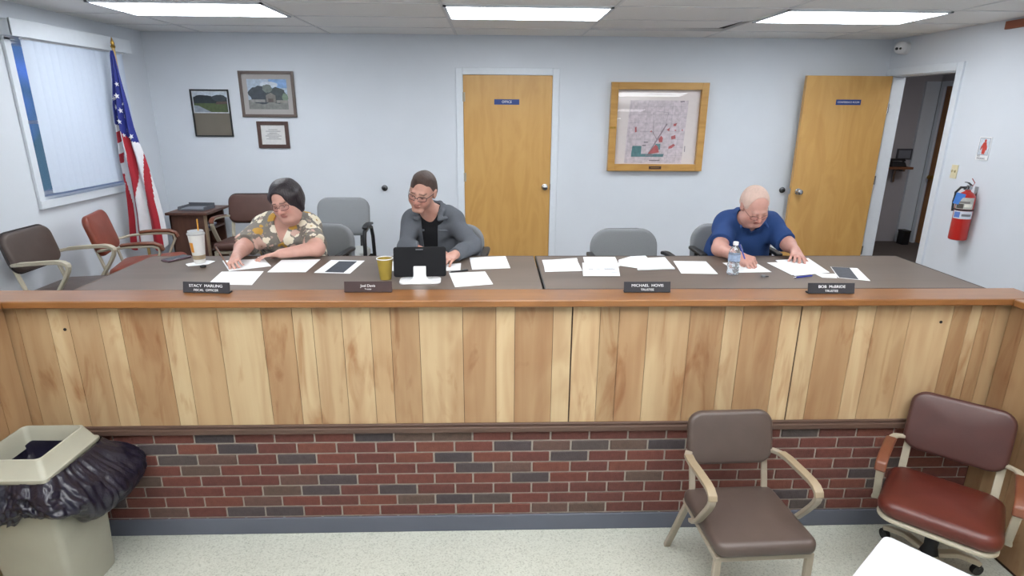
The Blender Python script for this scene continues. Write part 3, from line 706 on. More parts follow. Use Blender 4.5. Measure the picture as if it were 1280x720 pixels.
def pictures():
    # large framed view with trees and a house
    t, w, h = framed('framed_picture', 'large framed picture of trees and a house with wide grey mat', 'picture', -2.515, -1.975, 1.59, 2.028, .028, mat('taupe frame', '#5f524c', .4))
    b = MB(); b.b2((-w/2+.02, -.008, -h/2+.02), (w/2-.02, -.002, h/2-.02)); b.obj('mat_board', M_matb, t, smooth=False)
    a, c = .195, .143
    b = MB(); flat(b, rect(-a, -c, a, c), -.0085, '#a9b9c9')
    flat(b, rect(.02, .06, a, c), -.0087, '#7fa3d0'); flat(b, blob(.02, .09, .09, .03, seed=3), -.0089, '#c2ccd6')
    flat(b, rect(-a, -c, a, -.055), -.0090, '#7b7d7a')
    flat(b, blob(-.06, -.002, .13, .085, seed=5), -.0092, '#3b434a'); flat(b, blob(.08, -.01, .11, .075, seed=8), -.0093, '#424b4d'); flat(b, blob(.0, .055, .05, .04, seed=9), -.0094, '#6d7672'); flat(b, blob(.17, -.03, .03, .04, seed=4), -.0095, '#6f8270')
    flat(b, [(-.02, -.075), (.075, -.075), (.075, -.01), (.03, .015), (-.02, -.01)], -.0097, '#77736f'); flat(b, rect(-.18, -.075, -.03, -.05), -.0098, '#8f8f8c'); flat(b, rect(.0, -.075, .05, -.04), -.0099, '#57514e'); flat(b, rect(.08, -.08, .19, -.055), -.0099, '#8a8883')
    b.obj('print', M_print, t, smooth=False)
    # black frame, photo above, taupe panel below
    t, w, h = framed('framed_picture', 'narrow black frame with a road photograph above a plain taupe panel', 'picture', -3.008, -2.63, 1.398, 1.852, .012, M_black)
    b = MB(); b.b2((-w/2+.01, -.006, -h/2+.01), (w/2-.01, -.002, h/2-.01)); b.obj('mat_board', mat('taupe panel', '#706a5f', .7, var=.05, scale=6), t, smooth=False)
    b = MB(); flat(b, rect(-.175, .0, .175, .21), -.0068, '#c3c8ce'); flat(b, rect(-.165, .01, .165, .2), -.0072, '#b9c4cf')
    flat(b, rect(-.165, .09, .165, .15), -.0074, '#2b3338'); flat(b, blob(-.07, .15, .095, .022, seed=2), -.0075, '#2a3136'); flat(b, blob(.09, .145, .075, .03, seed=6), -.0076, '#3c444a')
    flat(b, rect(-.165, .01, .165, .095), -.0078, '#4c5a3a'); flat(b, [(-.165, .01), (.0, .01), (-.12, .07), (-.165, .075)], -.008, '#8b95a0'); flat(b, [(.05, .085), (.165, .09), (.165, .115), (.06, .11)], -.008, '#5a4a44')
    b.obj('print', M_print, t, smooth=False)
    # small certificate
    t, w, h = framed('framed_certificate', 'small framed certificate in a dark brown frame', 'certificate', -2.388, -2.075, 1.287, 1.55, .036, mat('umber frame', '#4d3731', .4))
    b = MB(); b.b2((-w/2+.03, -.008, -h/2+.03), (w/2-.03, -.002, h/2-.03)); b.obj('sheet', mat('cream sheet', '#d3d3d2', .8), t, smooth=False)
    b = MB()
    for z, q in ((.05, .045), (.034, .075), (.018, .04), (.004, .06), (-.012, .08), (-.026, .05), (-.042, .075)): flat(b, rect(-q, z-.0022, q, z+.0022), -.0086, '#63666e')
    b.obj('lettering', M_print, t, smooth=False)
    # map case
    t, w, h = framed('map_case', 'wall map in a wide golden oak case with glass front', 'map', 1.194, 2.184, 1.075, 1.953, .07, M_oakfr, depth=.06, group=None)
    b = MB(); b.b2((-w/2+.05, -.014, -h/2+.05), (w/2-.05, -.004, h/2-.05)); b.obj('backing', mat('off white backing', '#ddd5d3', .8, var=.02), t, smooth=False)
    b = MB(); X0, X1, Z0, Z1 = -.255, .285, -.37, .285
    def q(u, v): return (-.43+.86*u, .37-.74*v)   # image fractions of the glazed area
    flat(b, [q(.16, .14), q(.86, .14), q(.83, .99), q(.13, .99)], -.0145, '#cbc0c6')
    def ln(p, r, wd, col, y=-.0152):
        p, r = Vector(q(*p)), Vector(q(*r)); d = (r-p).normalized(); n = Vector((-d.y, d.x))*wd/2
        flat(b, [tuple(p+n), tuple(p-n), tuple(r-n), tuple(r+n)], y, col)
    g = '#a39aa3'
    for k in range(7): ln((.18+.1*k, .16), (.15+.1*k, .96), .0025, '#aea5ad')
    for k in range(7): ln((.16, .22+.11*k), (.84, .22+.11*k), .0025, '#aea5ad', -.0153)
    ln((.47, .28), (.63, .3), .004, g); ln((.45, .3), (.46, .55), .004, '#9a9098'); ln((.63, .3), (.6, .5), .004, '#9a9098'); ln((.3, .56), (.48, .56), .004, g)
    ln((.62, .45), (.42, .86), .014, '#8e7f88', -.0156); ln((.45, .55), (.52, .68), .006, '#8e7f88', -.0155)
    te = '#4f7d80'
    flat(b, [q(.22, .75), q(.33, .75), q(.33, .86), q(.21, .86)], -.0160, te); flat(b, [q(.21, .86), q(.61, .86), q(.6, .9), q(.21, .9)], -.0161, '#587f84'); flat(b, [q(.5, .72), q(.56, .72), q(.56, .8), q(.47, .8)], -.0161, '#5c8488')
    rd = '#b1595a'
    for poly in ([(.41, .86), (.5, .73), (.53, .76), (.55, .84), (.45, .86)], [(.53, .66), (.56, .61), (.585, .64), (.58, .7), (.54, .7)], [(.68, .62), (.73, .6), (.74, .65), (.69, .66)], [(.66, .76), (.72, .72), (.74, .74), (.7, .78), (.66, .79)], [(.235, .5), (.255, .49), (.26, .56), (.24, .57)], [(.7, .45), (.74, .44), (.73, .48), (.7, .48)], [(.71, .53), (.74, .53), (.73, .55)], [(.62, .53), (.66, .5), (.655, .55)], [(.8, .53), (.82, .52), (.815, .55)], [(.42, .55), (.445, .54), (.44, .57)]):
        flat(b, [q(*p) for p in poly], -.0164, rd)
    for u, v, wd in ((.38, .70, .05), (.36, .745, .045), (.43, .88, .09), (.5, .95, .13)): ln((u-wd/2, v), (u+wd/2, v), .012, '#847b84', -.0163)
    ln((.36, .06), (.65, .06), .008, '#8d8890', -.0163); ln((.76, .155), (.81, .15), .012, '#7f7880', -.0163); ln((.86, .75), (.86, .83), .008, '#8d8890', -.0148); ln((.0, 1.), (.99, 1.), .001, g)
    b.obj('map_sheet', M_print, t, smooth=False)
    b = MB(); b.add([(-w/2+.062, -.056, -h/2+.062), (w/2-.062, -.056, -h/2+.062), (w/2-.062, -.021, h/2-.062), (-w/2+.062, -.021, h/2-.062)], [(0, 1, 2, 3)]); b.obj('glass', glass_mat('case glass', refl=.05), t, smooth=False)
    b = MB(); b.b2((-.065, -.0635, -h/2+.02), (.065, -.0595, -h/2+.05)); b.obj('plaque', mat('dark bronze plaque', '#503a30', .35, metal=.4), t, smooth=False)
    b = MB(); b.b2((-.045, -.0642, -h/2+.033), (.045, -.0635, -h/2+.037)); b.obj('plaque_text', M_brass, t, smooth=False)
    b = MB(); b.b2((-w/2-.004, -.066, -.012), (-w/2+.06, -.059, .008)); b.cyl((-w/2+.04, -.06, -.002), (-w/2+.04, -.075, -.002), .009); b.obj('latch', M_brass, t)
pictures()

# ------------------------------------------------------------------ right wall: extinguisher, notices, switch, camera
def extinguisher():
    t = thing('fire_extinguisher', 'red fire extinguisher with blue tag hanging on the right wall', 'fire extinguisher', (3.955, 4.80, .645)); t.scale = (.78, .78, .86)
    mr_ = mat('extinguisher red', '#b3261f', .3, var=.03, coat=.3)
    b = MB(); b.lathe([(.07, 0), (.083, .006), (.086, .02), (.086, .4), (.08, .43), (.055, .46), (.03, .475), (.024, .49)], n=32); b.obj('cylinder', mr_, t)
    ml = mat('extinguisher label', 'ATTR', .5, var=.1, scale=60)
    def band(z0, z1, a0, a1, col, r=.0868, n=16):
        b.use(0, col); q = []
        for k in range(n+1):
            a = R(a0+(a1-a0)*k/n); q.append((r*math.cos(a), r*math.sin(a)))
        b.loft([[(x, y, z0) for x, y in q], [(x, y, z1) for x, y in q]], False, False, closed=False)
    b = MB(); band(.215, .29, 165, 300, '#cfd3dc'); band(.226, .28, 175, 215, '#5b7cc0', .0872); band(.24, .262, 225, 285, '#77777f', .0872); b.obj('label', ml, t)
    b = MB(); band(.31, .42, 170, 285, '#b9bab4'); band(.315, .36, 180, 225, '#4f4b45', .0872); band(.365, .385, 180, 260, '#7f7c78', .0872); band(.33, .36, 230, 275, '#e4e2da', .0872); b.obj('label', ml, t)
    b = MB(); b.lathe([(.0865, .292), (.089, .294), (.089, .306), (.0865, .308)], n=32, cap0=False, cap1=False); b.obj('strap', M_black, t)
    b = MB(); b.cyl((0, 0, .485), (0, 0, .535), .02); b.cyl((-.03, -.01, .51), (.03, .01, .51), .014); b.lathe([(.018, 0), (.018, .012)], (0, -.02, .51), axis='Y'); b.obj('valve', M_steel, t)
    b = MB(); b.bar([(.03, 0, .53), (-.03, -.02, .56), (-.10, -.07, .57)], .022, .006); b.bar([(.02, 0, .515), (-.05, -.03, .525), (-.09, -.06, .50)], .02, .005); b.obj('handle', M_black, t)
    b = MB(); b.tube([(.02, -.02, .52), (.03, -.03, .56), (.0, -.02, .60)], .004); b.obj('pull_pin', mat('red pin', '#a02a22', .4), t)
    b = MB(); b.tube([(-.02, .01, .51), (-.06, .03, .51), (-.09, .05, .46), (-.098, .045, .38), (-.10, .03, .28)], .012); b.obj('hose', M_black, t)
    b = MB(); b.box((-.09, -.02, .405), (.004, .085, .11), rotm('X', 12) @ rotm('Z', 40)); b.obj('tag', mat('blue tag', '#4d86d8', .6), t, smooth=False)
    b = MB(); b.b2((.086, -.02, .3), (.0985, .02, .52)); b.obj('bracket', M_steel, t, smooth=False)
extinguisher()

def smoking_sign():
    t = thing('no_smoking_sign', 'small white notice with a red figure above the fire extinguisher', 'sign', (XR-.001, 4.825, 1.40), R(-90))
    b = MB(); b.b2((-.062, -.004, -.092), (.062, 0, .092)); b.obj('card', M_white, t, smooth=False)
    b = MB()
    for r_ in (rect(-.054, -.052, .054, -.048), rect(-.054, .08, .054, .084), rect(-.054, -.052, -.05, .084), rect(.05, -.052, .054, .084)): flat(b, r_, -.0045, '#7d8694')
    flat(b, rect(-.05, -.048, .05, .08), -.0043, '#c9d2dc')
    fig = '#c8473a'
    flat(b, blob(.006, .062, .011, .012, 16, 0), -.005, fig); flat(b, [(-.012, .05), (.02, .05), (.026, .0), (.018, -.044), (-.012, -.044), (-.014, .0)], -.0049, fig); flat(b, [(-.012, .048), (-.03, .01), (-.034, -.012), (-.026, -.014), (-.008, .02)], -.005, fig); flat(b, [(.018, .048), (.033, .012), (.034, -.01), (.027, -.012), (.014, .02)], -.005, fig)
    b.obj('pictogram', M_print, t, smooth=False)
    text('lettering', 'NO\nSMOKING', .019, M_ink, t, (-.05, -.0046, -.07), align='LEFT', ext=.0003)
smoking_sign()
t = thing('light_switch', 'cream light switch plate beside the doorway', 'light switch', (XR-.001, 5.085, 1.188), R(-90))
b = MB(); b.box((0, -.003, 0), (.072, .006, .116)); b.obj('plate', mat('ivory plastic', '#d8cfae', .5), t, bevel=.002)
for x in (-.017, .017):
    b = MB(); b.box((x, -.009, .004), (.008, .016, .02), rotm('X', 20)); b.obj('toggle', mat('ivory toggle', '#b9ae8a', .5), t, bevel=.001)
t = thing('security_camera', 'white dome security camera high in the right back corner', 'camera', (4.0, 6.03, 2.28))
b = MB(); b.lathe([(.06, .03), (.06, 0), (.05, -.012)], (0, 0, 0), axis='X', n=24); b.obj('mount', M_white, t)
b = MB(); b.sphere((-.05, -.03, 0), .058, 20, 14); b.obj('ball', M_white, t)
b = MB(); d = Vector((-.75, -.62, -.2)).normalized()
for s, r in ((-.017, .013), (.015, .010)):
    p = Vector((-.05, -.03, 0))+d*.053+Vector((.62, -.75, 0))*s; b.cyl(p, p+d*.008, r, n=16)
b.obj('lens', M_black, t)
b = MB(); b.b2((-.02, -.36, -.03), (0, .36, .03)); tag(b.obj('wall_plaque', mat('reddish plaque', '#8d4f35', .5, var=.08, scale=10), loc=(XR, 4.52, 2.337), bevel=.004), 'narrow reddish brown board high on the right wall under the ceiling', 'board')

# ------------------------------------------------------------------ hallway furnishings
t = thing('wall_shelf', 'wooden wall shelf in the dim hallway beyond the doorway', 'shelf', (5.06, 7.7, 1.0))
b = MB(); b.b2((-.4, -.25, -.015), (.3, 0, .015)); b.obj('board', wood_mat('hall shelf wood', '#8a5b3c', '#6f452b', 'X', 5), t, bevel=.004)
for x in (-.3, .2): b = MB(); b.b2((x, -.2, -.045), (x+.03, 0, -.015)); b.b2((x, -.03, -.2), (x+.03, 0, -.045)); b.obj('bracket', M_steel, t, smooth=False)
t = thing('desk_phone', 'dark telephone on the hallway shelf', 'telephone', (5.19, 7.56, 1.0155))
b = MB(); b.box((0, 0, .03), (.2, .17, .06), taper=.8); b.obj('body', M_black, t, bevel=.008)
b = MB(); b.bar([(-.09, -.02, .065), (-.08, -.02, .085), (.08, -.02, .085), (.09, -.02, .065)], .04, .03); b.obj('handset', M_black, t, bevel=.008)
t = thing('wall_notice', 'small dark notice holder above the hallway shelf', 'notice', (5.37, 7.7, 1.16))
b = MB(); b.b2((-.1, -.015, -.07), (.1, 0, .07)); b.obj('holder', mat('dim frame', '#4a4a50', .6), t, smooth=False); b = MB(); b.b2((-.08, -.017, -.05), (.08, -.015, .05)); b.obj('sheet', mat('dim sheet', '#7c7f88', .8), t, smooth=False)
b = MB(); b.prism([(-.045, -.06), (.045, -.06), (.045, .06), (-.045, .06)], 0, .18); b.prism([(-.05, -.065), (.05, -.065), (.05, .065), (-.05, .065)], .17, .19); tag(b.obj('waste_basket', M_black, loc=(5.46, 7.52, 0), bevel=.006), 'small black bin on the hallway floor', 'bin')

# ------------------------------------------------------------------ trash can with swing-free square lid and liner
def trash():
    cx, cy = -2.168, 2.495
    t = thing('trash_can', 'tall beige square trash can with open lid frame in the left corner', 'trash can', (cx, cy, FZ))
    mb_ = mat('beige plastic', '#9c9b8d', .5, var=.04, scale=8)
    def rr(w, d, r=.03, n=4):
        pts = []
        for sx, sy, a0 in ((1, 1, 0), (-1, 1, 90), (-1, -1, 180), (1, -1, 270)):
            for k in range(n+1):
                a = R(a0+90*k/n); pts.append((sx*(w/2-r)+r*math.cos(a), sy*(d/2-r)+r*math.sin(a)))
        return pts
    b = MB(); b.loft([[(x, y, z) for x, y in rr(w*.95, w)] for w, z in ((.32, 0), (.325, .02), (.37, .70), (.37, .705), (.36, .705), (.316, .03))], True, True); b.obj('body', mb_, t, sharp=50)
    b = MB()
    z0 = .715
    prof = [(.395, z0), (.402, z0+.008), (.398, z0+.02), (.376, z0+.026), (.318, z0+.098), (.302, z0+.1), (.29, z0+.085), (.28, z0+.02), (.27, z0-.004), (.385, z0-.004)]
    b.loft([[(x, y, z) for x, y in rr(w*.93, w*.97, .022)] for w, z in prof]+[[(x, y, z0) for x, y in rr(.395*.93, .395*.97, .022)]], False, False); b.obj('lid_frame', mb_, t, sharp=40)
    # liner: a skirt of black film bunched outside the rim, sagging to the right
    b = MB(); n = 120; rows = 16; rings = []
    rnd = random.Random(3); ph = [rnd.random()*6 for _ in range(8)]
    n = 260; rows = 34; base = []
    for k in range(n):
        a = 2*PI*k/n; c_, s_ = math.cos(a), math.sin(a); q_ = (abs(c_)**9+abs(s_)**9)**(-1/9)*.184
        base.append((c_*q_*.96, s_*q_))
    from mathutils import noise
    for j in range(rows):
        v = j/(rows-1); ring = []
        for k, (x, y) in enumerate(base):
            a = math.atan2(y, x)
            right = max(0, math.cos(a-.25))**1.3; left = max(0, math.cos(a+2.3))**1.5; frontr = math.exp(-((a+.75)/.3)**2)
            drop = .15+.20*right+.10*left-.05*frontr+.012*math.sin(9*a+ph[1])
            bulge = (.02+.145*right+.03*left)*math.sin(PI*min(1, .05+.93*v**1.5))**.8
            ca, sa = math.cos(a)*1.1, math.sin(a)*1.1
            q = Vector((ca*3.2, sa*3.2, v*2.6-right*v*1.5)); cr_ = 1-2*abs(noise.noise(q*1.3)); cr2 = 1-2*abs(noise.noise(q*3.1+Vector((3, 1, 7))))
            wr = (.026*cr_+.014*cr2)*(.25+.75*min(1, v*3))*(1 if v < .93 else .6)
            f = 1+(bulge+wr-.012)/.19
            ring.append((max(x*f, -.24), min(y*f, .325), .726-drop*v+.012*noise.noise(q*2)*v))
        rings.append(ring)
    tuck = [(x*.985, y*.985, rings[-1][k][2]+.01) for k, (x, y) in enumerate(base)]
    rings.append(tuck)
    b.loft(rings, False, False)
    ml = mat('black bin liner', '#1a1826', .28, var=.1, scale=20, bump=.35, bscale=45)
    b.obj('liner', ml, t, sharp=180)
    b = MB(); w = rr(.262, .255, .03, 8); rings = [[(x*q, y*q, z+.012*math.sin(9*math.atan2(y, x)+q*7)) for x, y in w] for q, z in ((1.0, .735), (.97, .70), (.9, .64), (.6, .60), (.1, .59))]
    b.loft(rings, False, True); b.obj('liner_inside', ml, t, sharp=180)
    b = MB(); b.lathe([(.006, 0), (.006, .004)], (-.135, -.17, .775), axis='Y', n=8); b.obj('rivet', M_black, t)
trash()

# ------------------------------------------------------------------ small white table, front right corner
def small_table():
    cx, cy = 1.53, 1.875; d1 = Vector((-.742, -.67)); d2 = Vector((.63, -.776)); 
    a = math.atan2(d2.y, d2.x)
    w, l = .62, .5
    c = Vector((cx, cy))+Vector((math.cos(a), math.sin(a)))*w/2+Vector((math.cos(a-PI/2), math.sin(a-PI/2)))*l/2
    t = thing('white_table', 'small white-topped table with rounded corners in the front right corner', 'table', (c.x, c.y, FZ), a)
    b = MB(); b.cushion(w, l, .028, .03, .006, 0, frameM((0, 0, .727), 0)); b.obj('tabletop', mat('white laminate', '#b9bdc2', .35, var=.015), t)
    for sx in (-1, 1):
        for sy in (-1, 1): b = MB(); b.tube([(sx*(w/2-.05), sy*(l/2-.05), .713), (sx*(w/2-.03), sy*(l/2-.03), 0)], .013); b.obj('leg', mat('grey table leg', '#8b8d90', .4, metal=.6), t)
small_table()

# ------------------------------------------------------------------ things on the tables
def sheet(poly, label, z=TZ+.0008, cat='paper', group='paper sheets on the tables', m=None, th=.0012, name='paper_sheet', curl=.0):
    cx = sum(p[0] for p in poly)/len(poly); cy = sum(p[1] for p in poly)/len(poly)
    b = MB(); b.prism([(x-cx, y-cy) for x, y in poly], 0, th)
    o = b.obj(name, m or M_paper, smooth=False, loc=(cx, cy, z)); tag(o, label, cat, group)
    return o
def ccw(p): return p if sum(p[i][0]*p[(i+1) % len(p)][1]-p[(i+1) % len(p)][0]*p[i][1] for i in range(len(p))) > 0 else p[::-1]
M_leaf = mat('dark leaflet print', '#363b46', .6, var=.25, scale=40)
sheet(ccw([(-1.695, 3.62), (-1.455, 3.67), (-1.344, 3.484), (-1.547, 3.37)]), 'white sheet the woman is writing on')
sheet(ccw([(-1.583, 3.356), (-1.344, 3.364), (-1.303, 3.083), (-1.545, 3.10)]), 'white sheet lying behind the leftmost nameplate')
sheet(ccw([(-1.332, 3.632), (-1.094, 3.65), (-1.095, 3.345), (-1.316, 3.345)]), 'white sheet in front of the woman’s left forearm')
def leaflet(poly, dark, label):
    o = sheet(ccw(poly), label, name='leaflet', cat='leaflet', group='printed leaflets')
    cx, cy = o.location.x, o.location.y
    b = MB(); b.prism([(x-cx, y-cy) for x, y in ccw(dark)], .0013, .0018); p = b.obj('photo_panel', M_leaf, o, smooth=False)
    return o
leaflet([(-1.023, 3.631), (-.809, 3.615), (-.831, 3.312), (-1.043, 3.331)], [(-.965, 3.60), (-.852, 3.595), (-.872, 3.33), (-.985, 3.342)], 'leaflet with a dark printed band between the woman and the yellow cup')
leaflet([(2.084, 3.454), (2.232, 3.417), (2.138, 3.138), (1.992, 3.206)], [(2.086, 3.448), (2.186, 3.424), (2.088, 3.166), (1.998, 3.208)], 'leaflet with a dark printed panel right of the papers of the man in blue')
sheet(ccw([(-.259, 3.318), (-.049, 3.352), (-.002, 3.089), (-.206, 3.035)]), 'white sheet nearest the ledge, right of the black tablet')
sheet(ccw([(-.154, 3.692), (.08, 3.735), (.103, 3.43), (-.127, 3.398)]), 'white sheet at the rear table edge, right of the man in grey')
sheet(ccw([(-.36, 3.50), (-.201, 3.552), (-.196, 3.385), (-.35, 3.36)]), 'white sheet under the hand of the man in grey, half hidden by the tablet')
sheet(ccw([(-.70, 3.58), (-.52, 3.62), (-.5, 3.38), (-.66, 3.36)]), 'white sheet mostly hidden behind the black tablet')
GP = 'loose papers before the empty chair'
sheet(ccw([(.316, 3.615), (.54, 3.676), (.517, 3.356), (.304, 3.337)]), 'upper sheet of the leftmost pile before the empty chair', z=TZ+.0022, group=GP)
sheet(ccw([(.31, 3.63), (.535, 3.655), (.53, 3.365), (.31, 3.35)]), 'lower sheet of the leftmost pile before the empty chair', group=GP)
sheet(ccw([(.585, 3.709), (.795, 3.709), (.776, 3.47), (.567, 3.50)]), 'white sheet at the rear, behind the printed page before the empty chair', group=GP)
p2 = sheet(ccw([(.556, 3.547), (.779, 3.546), (.73, 3.238), (.516, 3.239)]), 'printed page with grey text blocks before the empty chair', z=TZ+.0035, group=GP)
b = MB()
for x0, x1, y, hh in ((-.075, -.045, .0, .012), (-.03, -.005, -.008, .008), (.02, .085, -.002, .014), (.05, .085, -.07, .006), (.045, .09, -.085, .004), (.02, .08, .02, .006)): b.b2((x0, y-hh/2, .0013), (x1, y+hh/2, .0016))
b.obj('printing', mat('grey print', '#8b8f98', .8), p2, smooth=False)
sheet(ccw([(.80, 3.62), (.90, 3.715), (1.001, 3.735), (.999, 3.637), (.867, 3.416), (.771, 3.48)]), 'tilted sheet in the middle of the loose pile before the empty chair', z=TZ+.0035, group=GP)
sheet(ccw([(.919, 3.637), (1.113, 3.674), (1.091, 3.394), (.859, 3.362)]), 'top sheet of the thick pile at the right of the loose papers', z=TZ+.0080, group=GP)
sheet(ccw([(.915, 3.645), (1.105, 3.68), (1.097, 3.40), (.865, 3.37)]), 'thick stack of paper under the top sheet, right of the printed page', z=TZ+.0008, th=.0065, group=GP, name='paper_stack')
sheet(ccw([(1.147, 3.599), (1.354, 3.589), (1.32, 3.292), (1.106, 3.305)]), 'white sheet lying alone between the empty chair and the water bottle')
sheet(ccw([(1.446, 3.55), (1.66, 3.60), (1.659, 3.332), (1.458, 3.32)]), 'white sheet under the pen of the man in blue')
sheet(ccw([(1.811, 3.607), (2.055, 3.667), (1.999, 3.309), (1.752, 3.239)]), 'large white sheet under the fingers of the man in blue', z=TZ+.0035)
sheet(ccw([(1.73, 3.55), (1.95, 3.58), (1.95, 3.30), (1.745, 3.26)]), 'white sheet slightly sticking out under the large sheet of the man in blue', z=TZ+.0022)
sheet(ccw([(1.90, 3.30), (2.027, 3.287), (1.981, 3.198), (1.90, 3.21)]), 'corner of a white sheet between large sheet and dark leaflet')

def pen(a, b_, label, col, r=.0045, group='pens'):
    a, b_ = Vector(a), Vector(b_); d = b_-a
    t = thing('pen', label, 'pen', tuple(a), 0, group)
    m = mat('pen '+col, col, .35)
    q = MB(); q.cyl(d*.1, d, r, r*.9, n=10); q.obj('barrel', m, t)
    q = MB(); q.cyl((0, 0, 0), d*.1, .0012, r, n=10); q.obj('tip', M_steel, t)
    q = MB(); u = d.cross(Vector((0, 0, 1))).normalized()*r; n_ = d.normalized().cross(u).normalized()*(r+.0015)
    if n_.z < 0: n_ = -n_
    q.bar([d*.7+n_, d*.98+n_], .003, .0015); q.obj('clip', M_steel, t)
pen((1.725, 3.192, TZ+.006), (1.852, 3.235, TZ+.006), 'blue pen lying in front of the large sheet of the man in blue', '#27399a')
pen((-.262, 3.325, TZ+.005), (-.15, 3.372, TZ+.005), 'black pen lying behind the sheet nearest the ledge', '#22242a')

def soft_cup():
    t = thing('soft_drink_cup', 'white takeaway cup with orange patch and straw on a napkin', 'cup', (-1.802, 3.56, TZ+.004))
    b = MB(); b.lathe([(.030, 0), (.032, .002), (.036, .05), (.047, .178), (.049, .18), (.046, .178)], n=32, cap1=False)
    b.obj('cup', mat('white paper cup', '#cfcfcc', .5, var=.02), t)
    b = MB(); b.lathe([(.0318, .003), (.0365, .052)], n=32, cap0=False, cap1=False); b.obj('lower_band', mat('tan cup band', '#9d8b70', .6), t)
    b = MB(); b.lathe([(.05, .176), (.051, .182), (.05, .187), (.046, .189), (.044, .2), (.006, .201)], n=32, cap0=False); b.obj('lid', mat('clear lid', '#c6cacb', .25, trans=.3), t)
    b = MB(); b.cyl((.012, 0, .06), (.02, .0, .27), .0042, n=10); b.obj('straw', mat('orange straw', '#cf9238', .5), t)
    b = MB(); q = [(r, a) for a in range(225, 268, 6) for r in (0,)]
    ring0 = [((.0388)*math.cos(R(a)), (.0388)*math.sin(R(a)), .072) for a in range(228, 268, 5)]; ring1 = [((.0441)*math.cos(R(a)), (.0441)*math.sin(R(a)), .132) for a in range(228, 268, 5)]
    b.loft([ring0, ring1], False, False, closed=False); b.obj('logo_patch', mat('orange print', '#d08a2e', .5), t)
    o = sheet(ccw([(-1.875, 3.53), (-1.79, 3.625), (-1.73, 3.60), (-1.735, 3.53), (-1.835, 3.48)]), 'white paper napkin under the takeaway cup', cat='napkin', group=None, name='napkin', th=.0028)
    t2 = thing('key_fob', 'small dark fob lying in front of the napkin', 'fob', (-1.735, 3.455, TZ+.001), .4)
    b = MB(); b.cushion(.034, .022, .014, .01, .005, .002, frameM((0, 0, .007), 0)); b.obj('body', M_black, t2)
    b = MB(); b.lathe([(.006, .012), (.006, .0155)], (.004, 0, 0), n=12); b.obj('button', M_steel, t2)
    t3 = thing('mobile_phone', 'dark mobile phone lying on the left end of the table', 'phone', (-1.995, 3.66, TZ+.001), R(62))
    b = MB(); b.cushion(.16, .082, .011, .012, .004, 0, frameM((0, 0, .0055), 0)); b.obj('body', mat('phone shell', '#5b4750', .4), t3)
    b = MB(); b.b2((-.072, -.035, .011), (.072, .035, .0117)); b.obj('screen', mat('phone glass', '#3a3b42', .15), t3, smooth=False)
soft_cup()
def yellow_cup():
    t = thing('coffee_cup', 'yellow paper coffee cup with white rim beside the tablet', 'cup', (-.605, 3.20, TZ+.001))
    b = MB(); b.lathe([(.031, 0), (.032, .003), (.044, .118)], n=32, cap1=False); b.lathe([(.030, .004), (.0425, .118)], n=32, cap0=True, cap1=False); b.obj('cup', mat('yellow paper', '#9c8638', .6, var=.05), t)
    b = MB(); rings = []
    for k in range(9):
        a = 2*PI*k/8; rings.append((.0445+.0028*math.cos(a), .119+.0028*math.sin(a)))
    b.lathe(rings, n=32, cap0=False, cap1=False); b.obj('rim', M_white, t)
    b = MB(); b.lathe([(.0405, .1), (.001, .1005)], n=24, cap0=False); b.obj('coffee', mat('coffee', '#3b2416', .2), t)
yellow_cup()
def tablet():
    t = thing('tablet', 'black tablet seen from behind on a white stand', 'tablet', (-.405, 3.145, TZ), R(3))
    tilt = rotm('X', -14)
    b = MB(); M = Matrix.Translation((0, .022, .108)) @ Matrix.Rotation(R(90-14), 4, 'X')
    b.cushion(.288, .165, .014, .014, .005, 0, M); b.obj('body', mat('tablet shell', '#0b0c11', .6, var=.05, spec=.2), t)
    b = MB(); b.box(Vector((0, .0118, .18)), (.04, .002, .006), rotm('X', -14)); b.obj('logo_mark', mat('dim mark', '#5a5c62', .4), t, smooth=False)
    b = MB()
    p = [(-.115, -.045), (.115, -.045), (.115, -.028), (.115, .075), (-.115, .075)]
    b.cushion(.226, .12, .012, .03, .004, 0, frameM((0, .0, .0065), 0)); b.obj('stand_foot', M_white, t)
    b = MB(); q = [(-.034, .01), (.034, .01), (.034, .05), (.03, .055), (-.03, .055), (-.034, .05)]
    ny = lambda z: -.004+.25*(z-.06)-.011
    rows = [(.013, .06), (.02, .046), (.03, .037), (.045, .034), (.085, .034), (.09, .033)]
    b.loft([[(-w, ny(z)-.004, z), (w, ny(z)-.004, z), (w, ny(z)+.006, z), (-w, ny(z)+.006, z)] for z, w in rows]); b.obj('stand_neck', M_white, t, bevel=.002)
    b = MB(); b.box(Vector((0, .03, .109)), (.262, .001, .142), rotm('X', -14)); b.obj('screen', mat('tablet screen', '#20242c', .12), t, smooth=False)
tablet()
def bottle():
    t = thing('water_bottle', 'clear plastic water bottle in front of the man in blue', 'bottle', (1.405, 3.29, TZ+.001))
    m = mat('clear plastic', '#eef4f8', .06, var=.0, trans=.92)
    prof = [(.02, .004), (.03, .0), (.0335, .006), (.0335, .03), (.0315, .036), (.0335, .042), (.0335, .062), (.0315, .068), (.0335, .074), (.0335, .125), (.031, .14), (.022, .158), (.014, .168), (.0135, .178)]
    b = MB(); b.lathe(prof, n=28, cap1=False); b.obj('body', m, t)
    b = MB(); b.lathe([(.0342, .082), (.0342, .12)], n=28, cap0=False, cap1=False); b.obj('label', mat('bottle label', '#8fa0bb', .5, var=.35, scale=55), t)
    b = MB(); b.lathe([(.0155, .176), (.0155, .192), (.013, .194)], n=20); b.obj('cap', M_white, t)
    b = MB(); b.lathe([(.001, .006), (.029, .006), (.0315, .03), (.0315, .075)], n=24); b.obj('water', mat('water', '#f2f7fb', .02, var=0, trans=.97), t)
bottle()
t = thing('small_cap', 'small grey bottle cap lying in front of the man in blue', 'cap', (1.562, 3.228, TZ+.001))
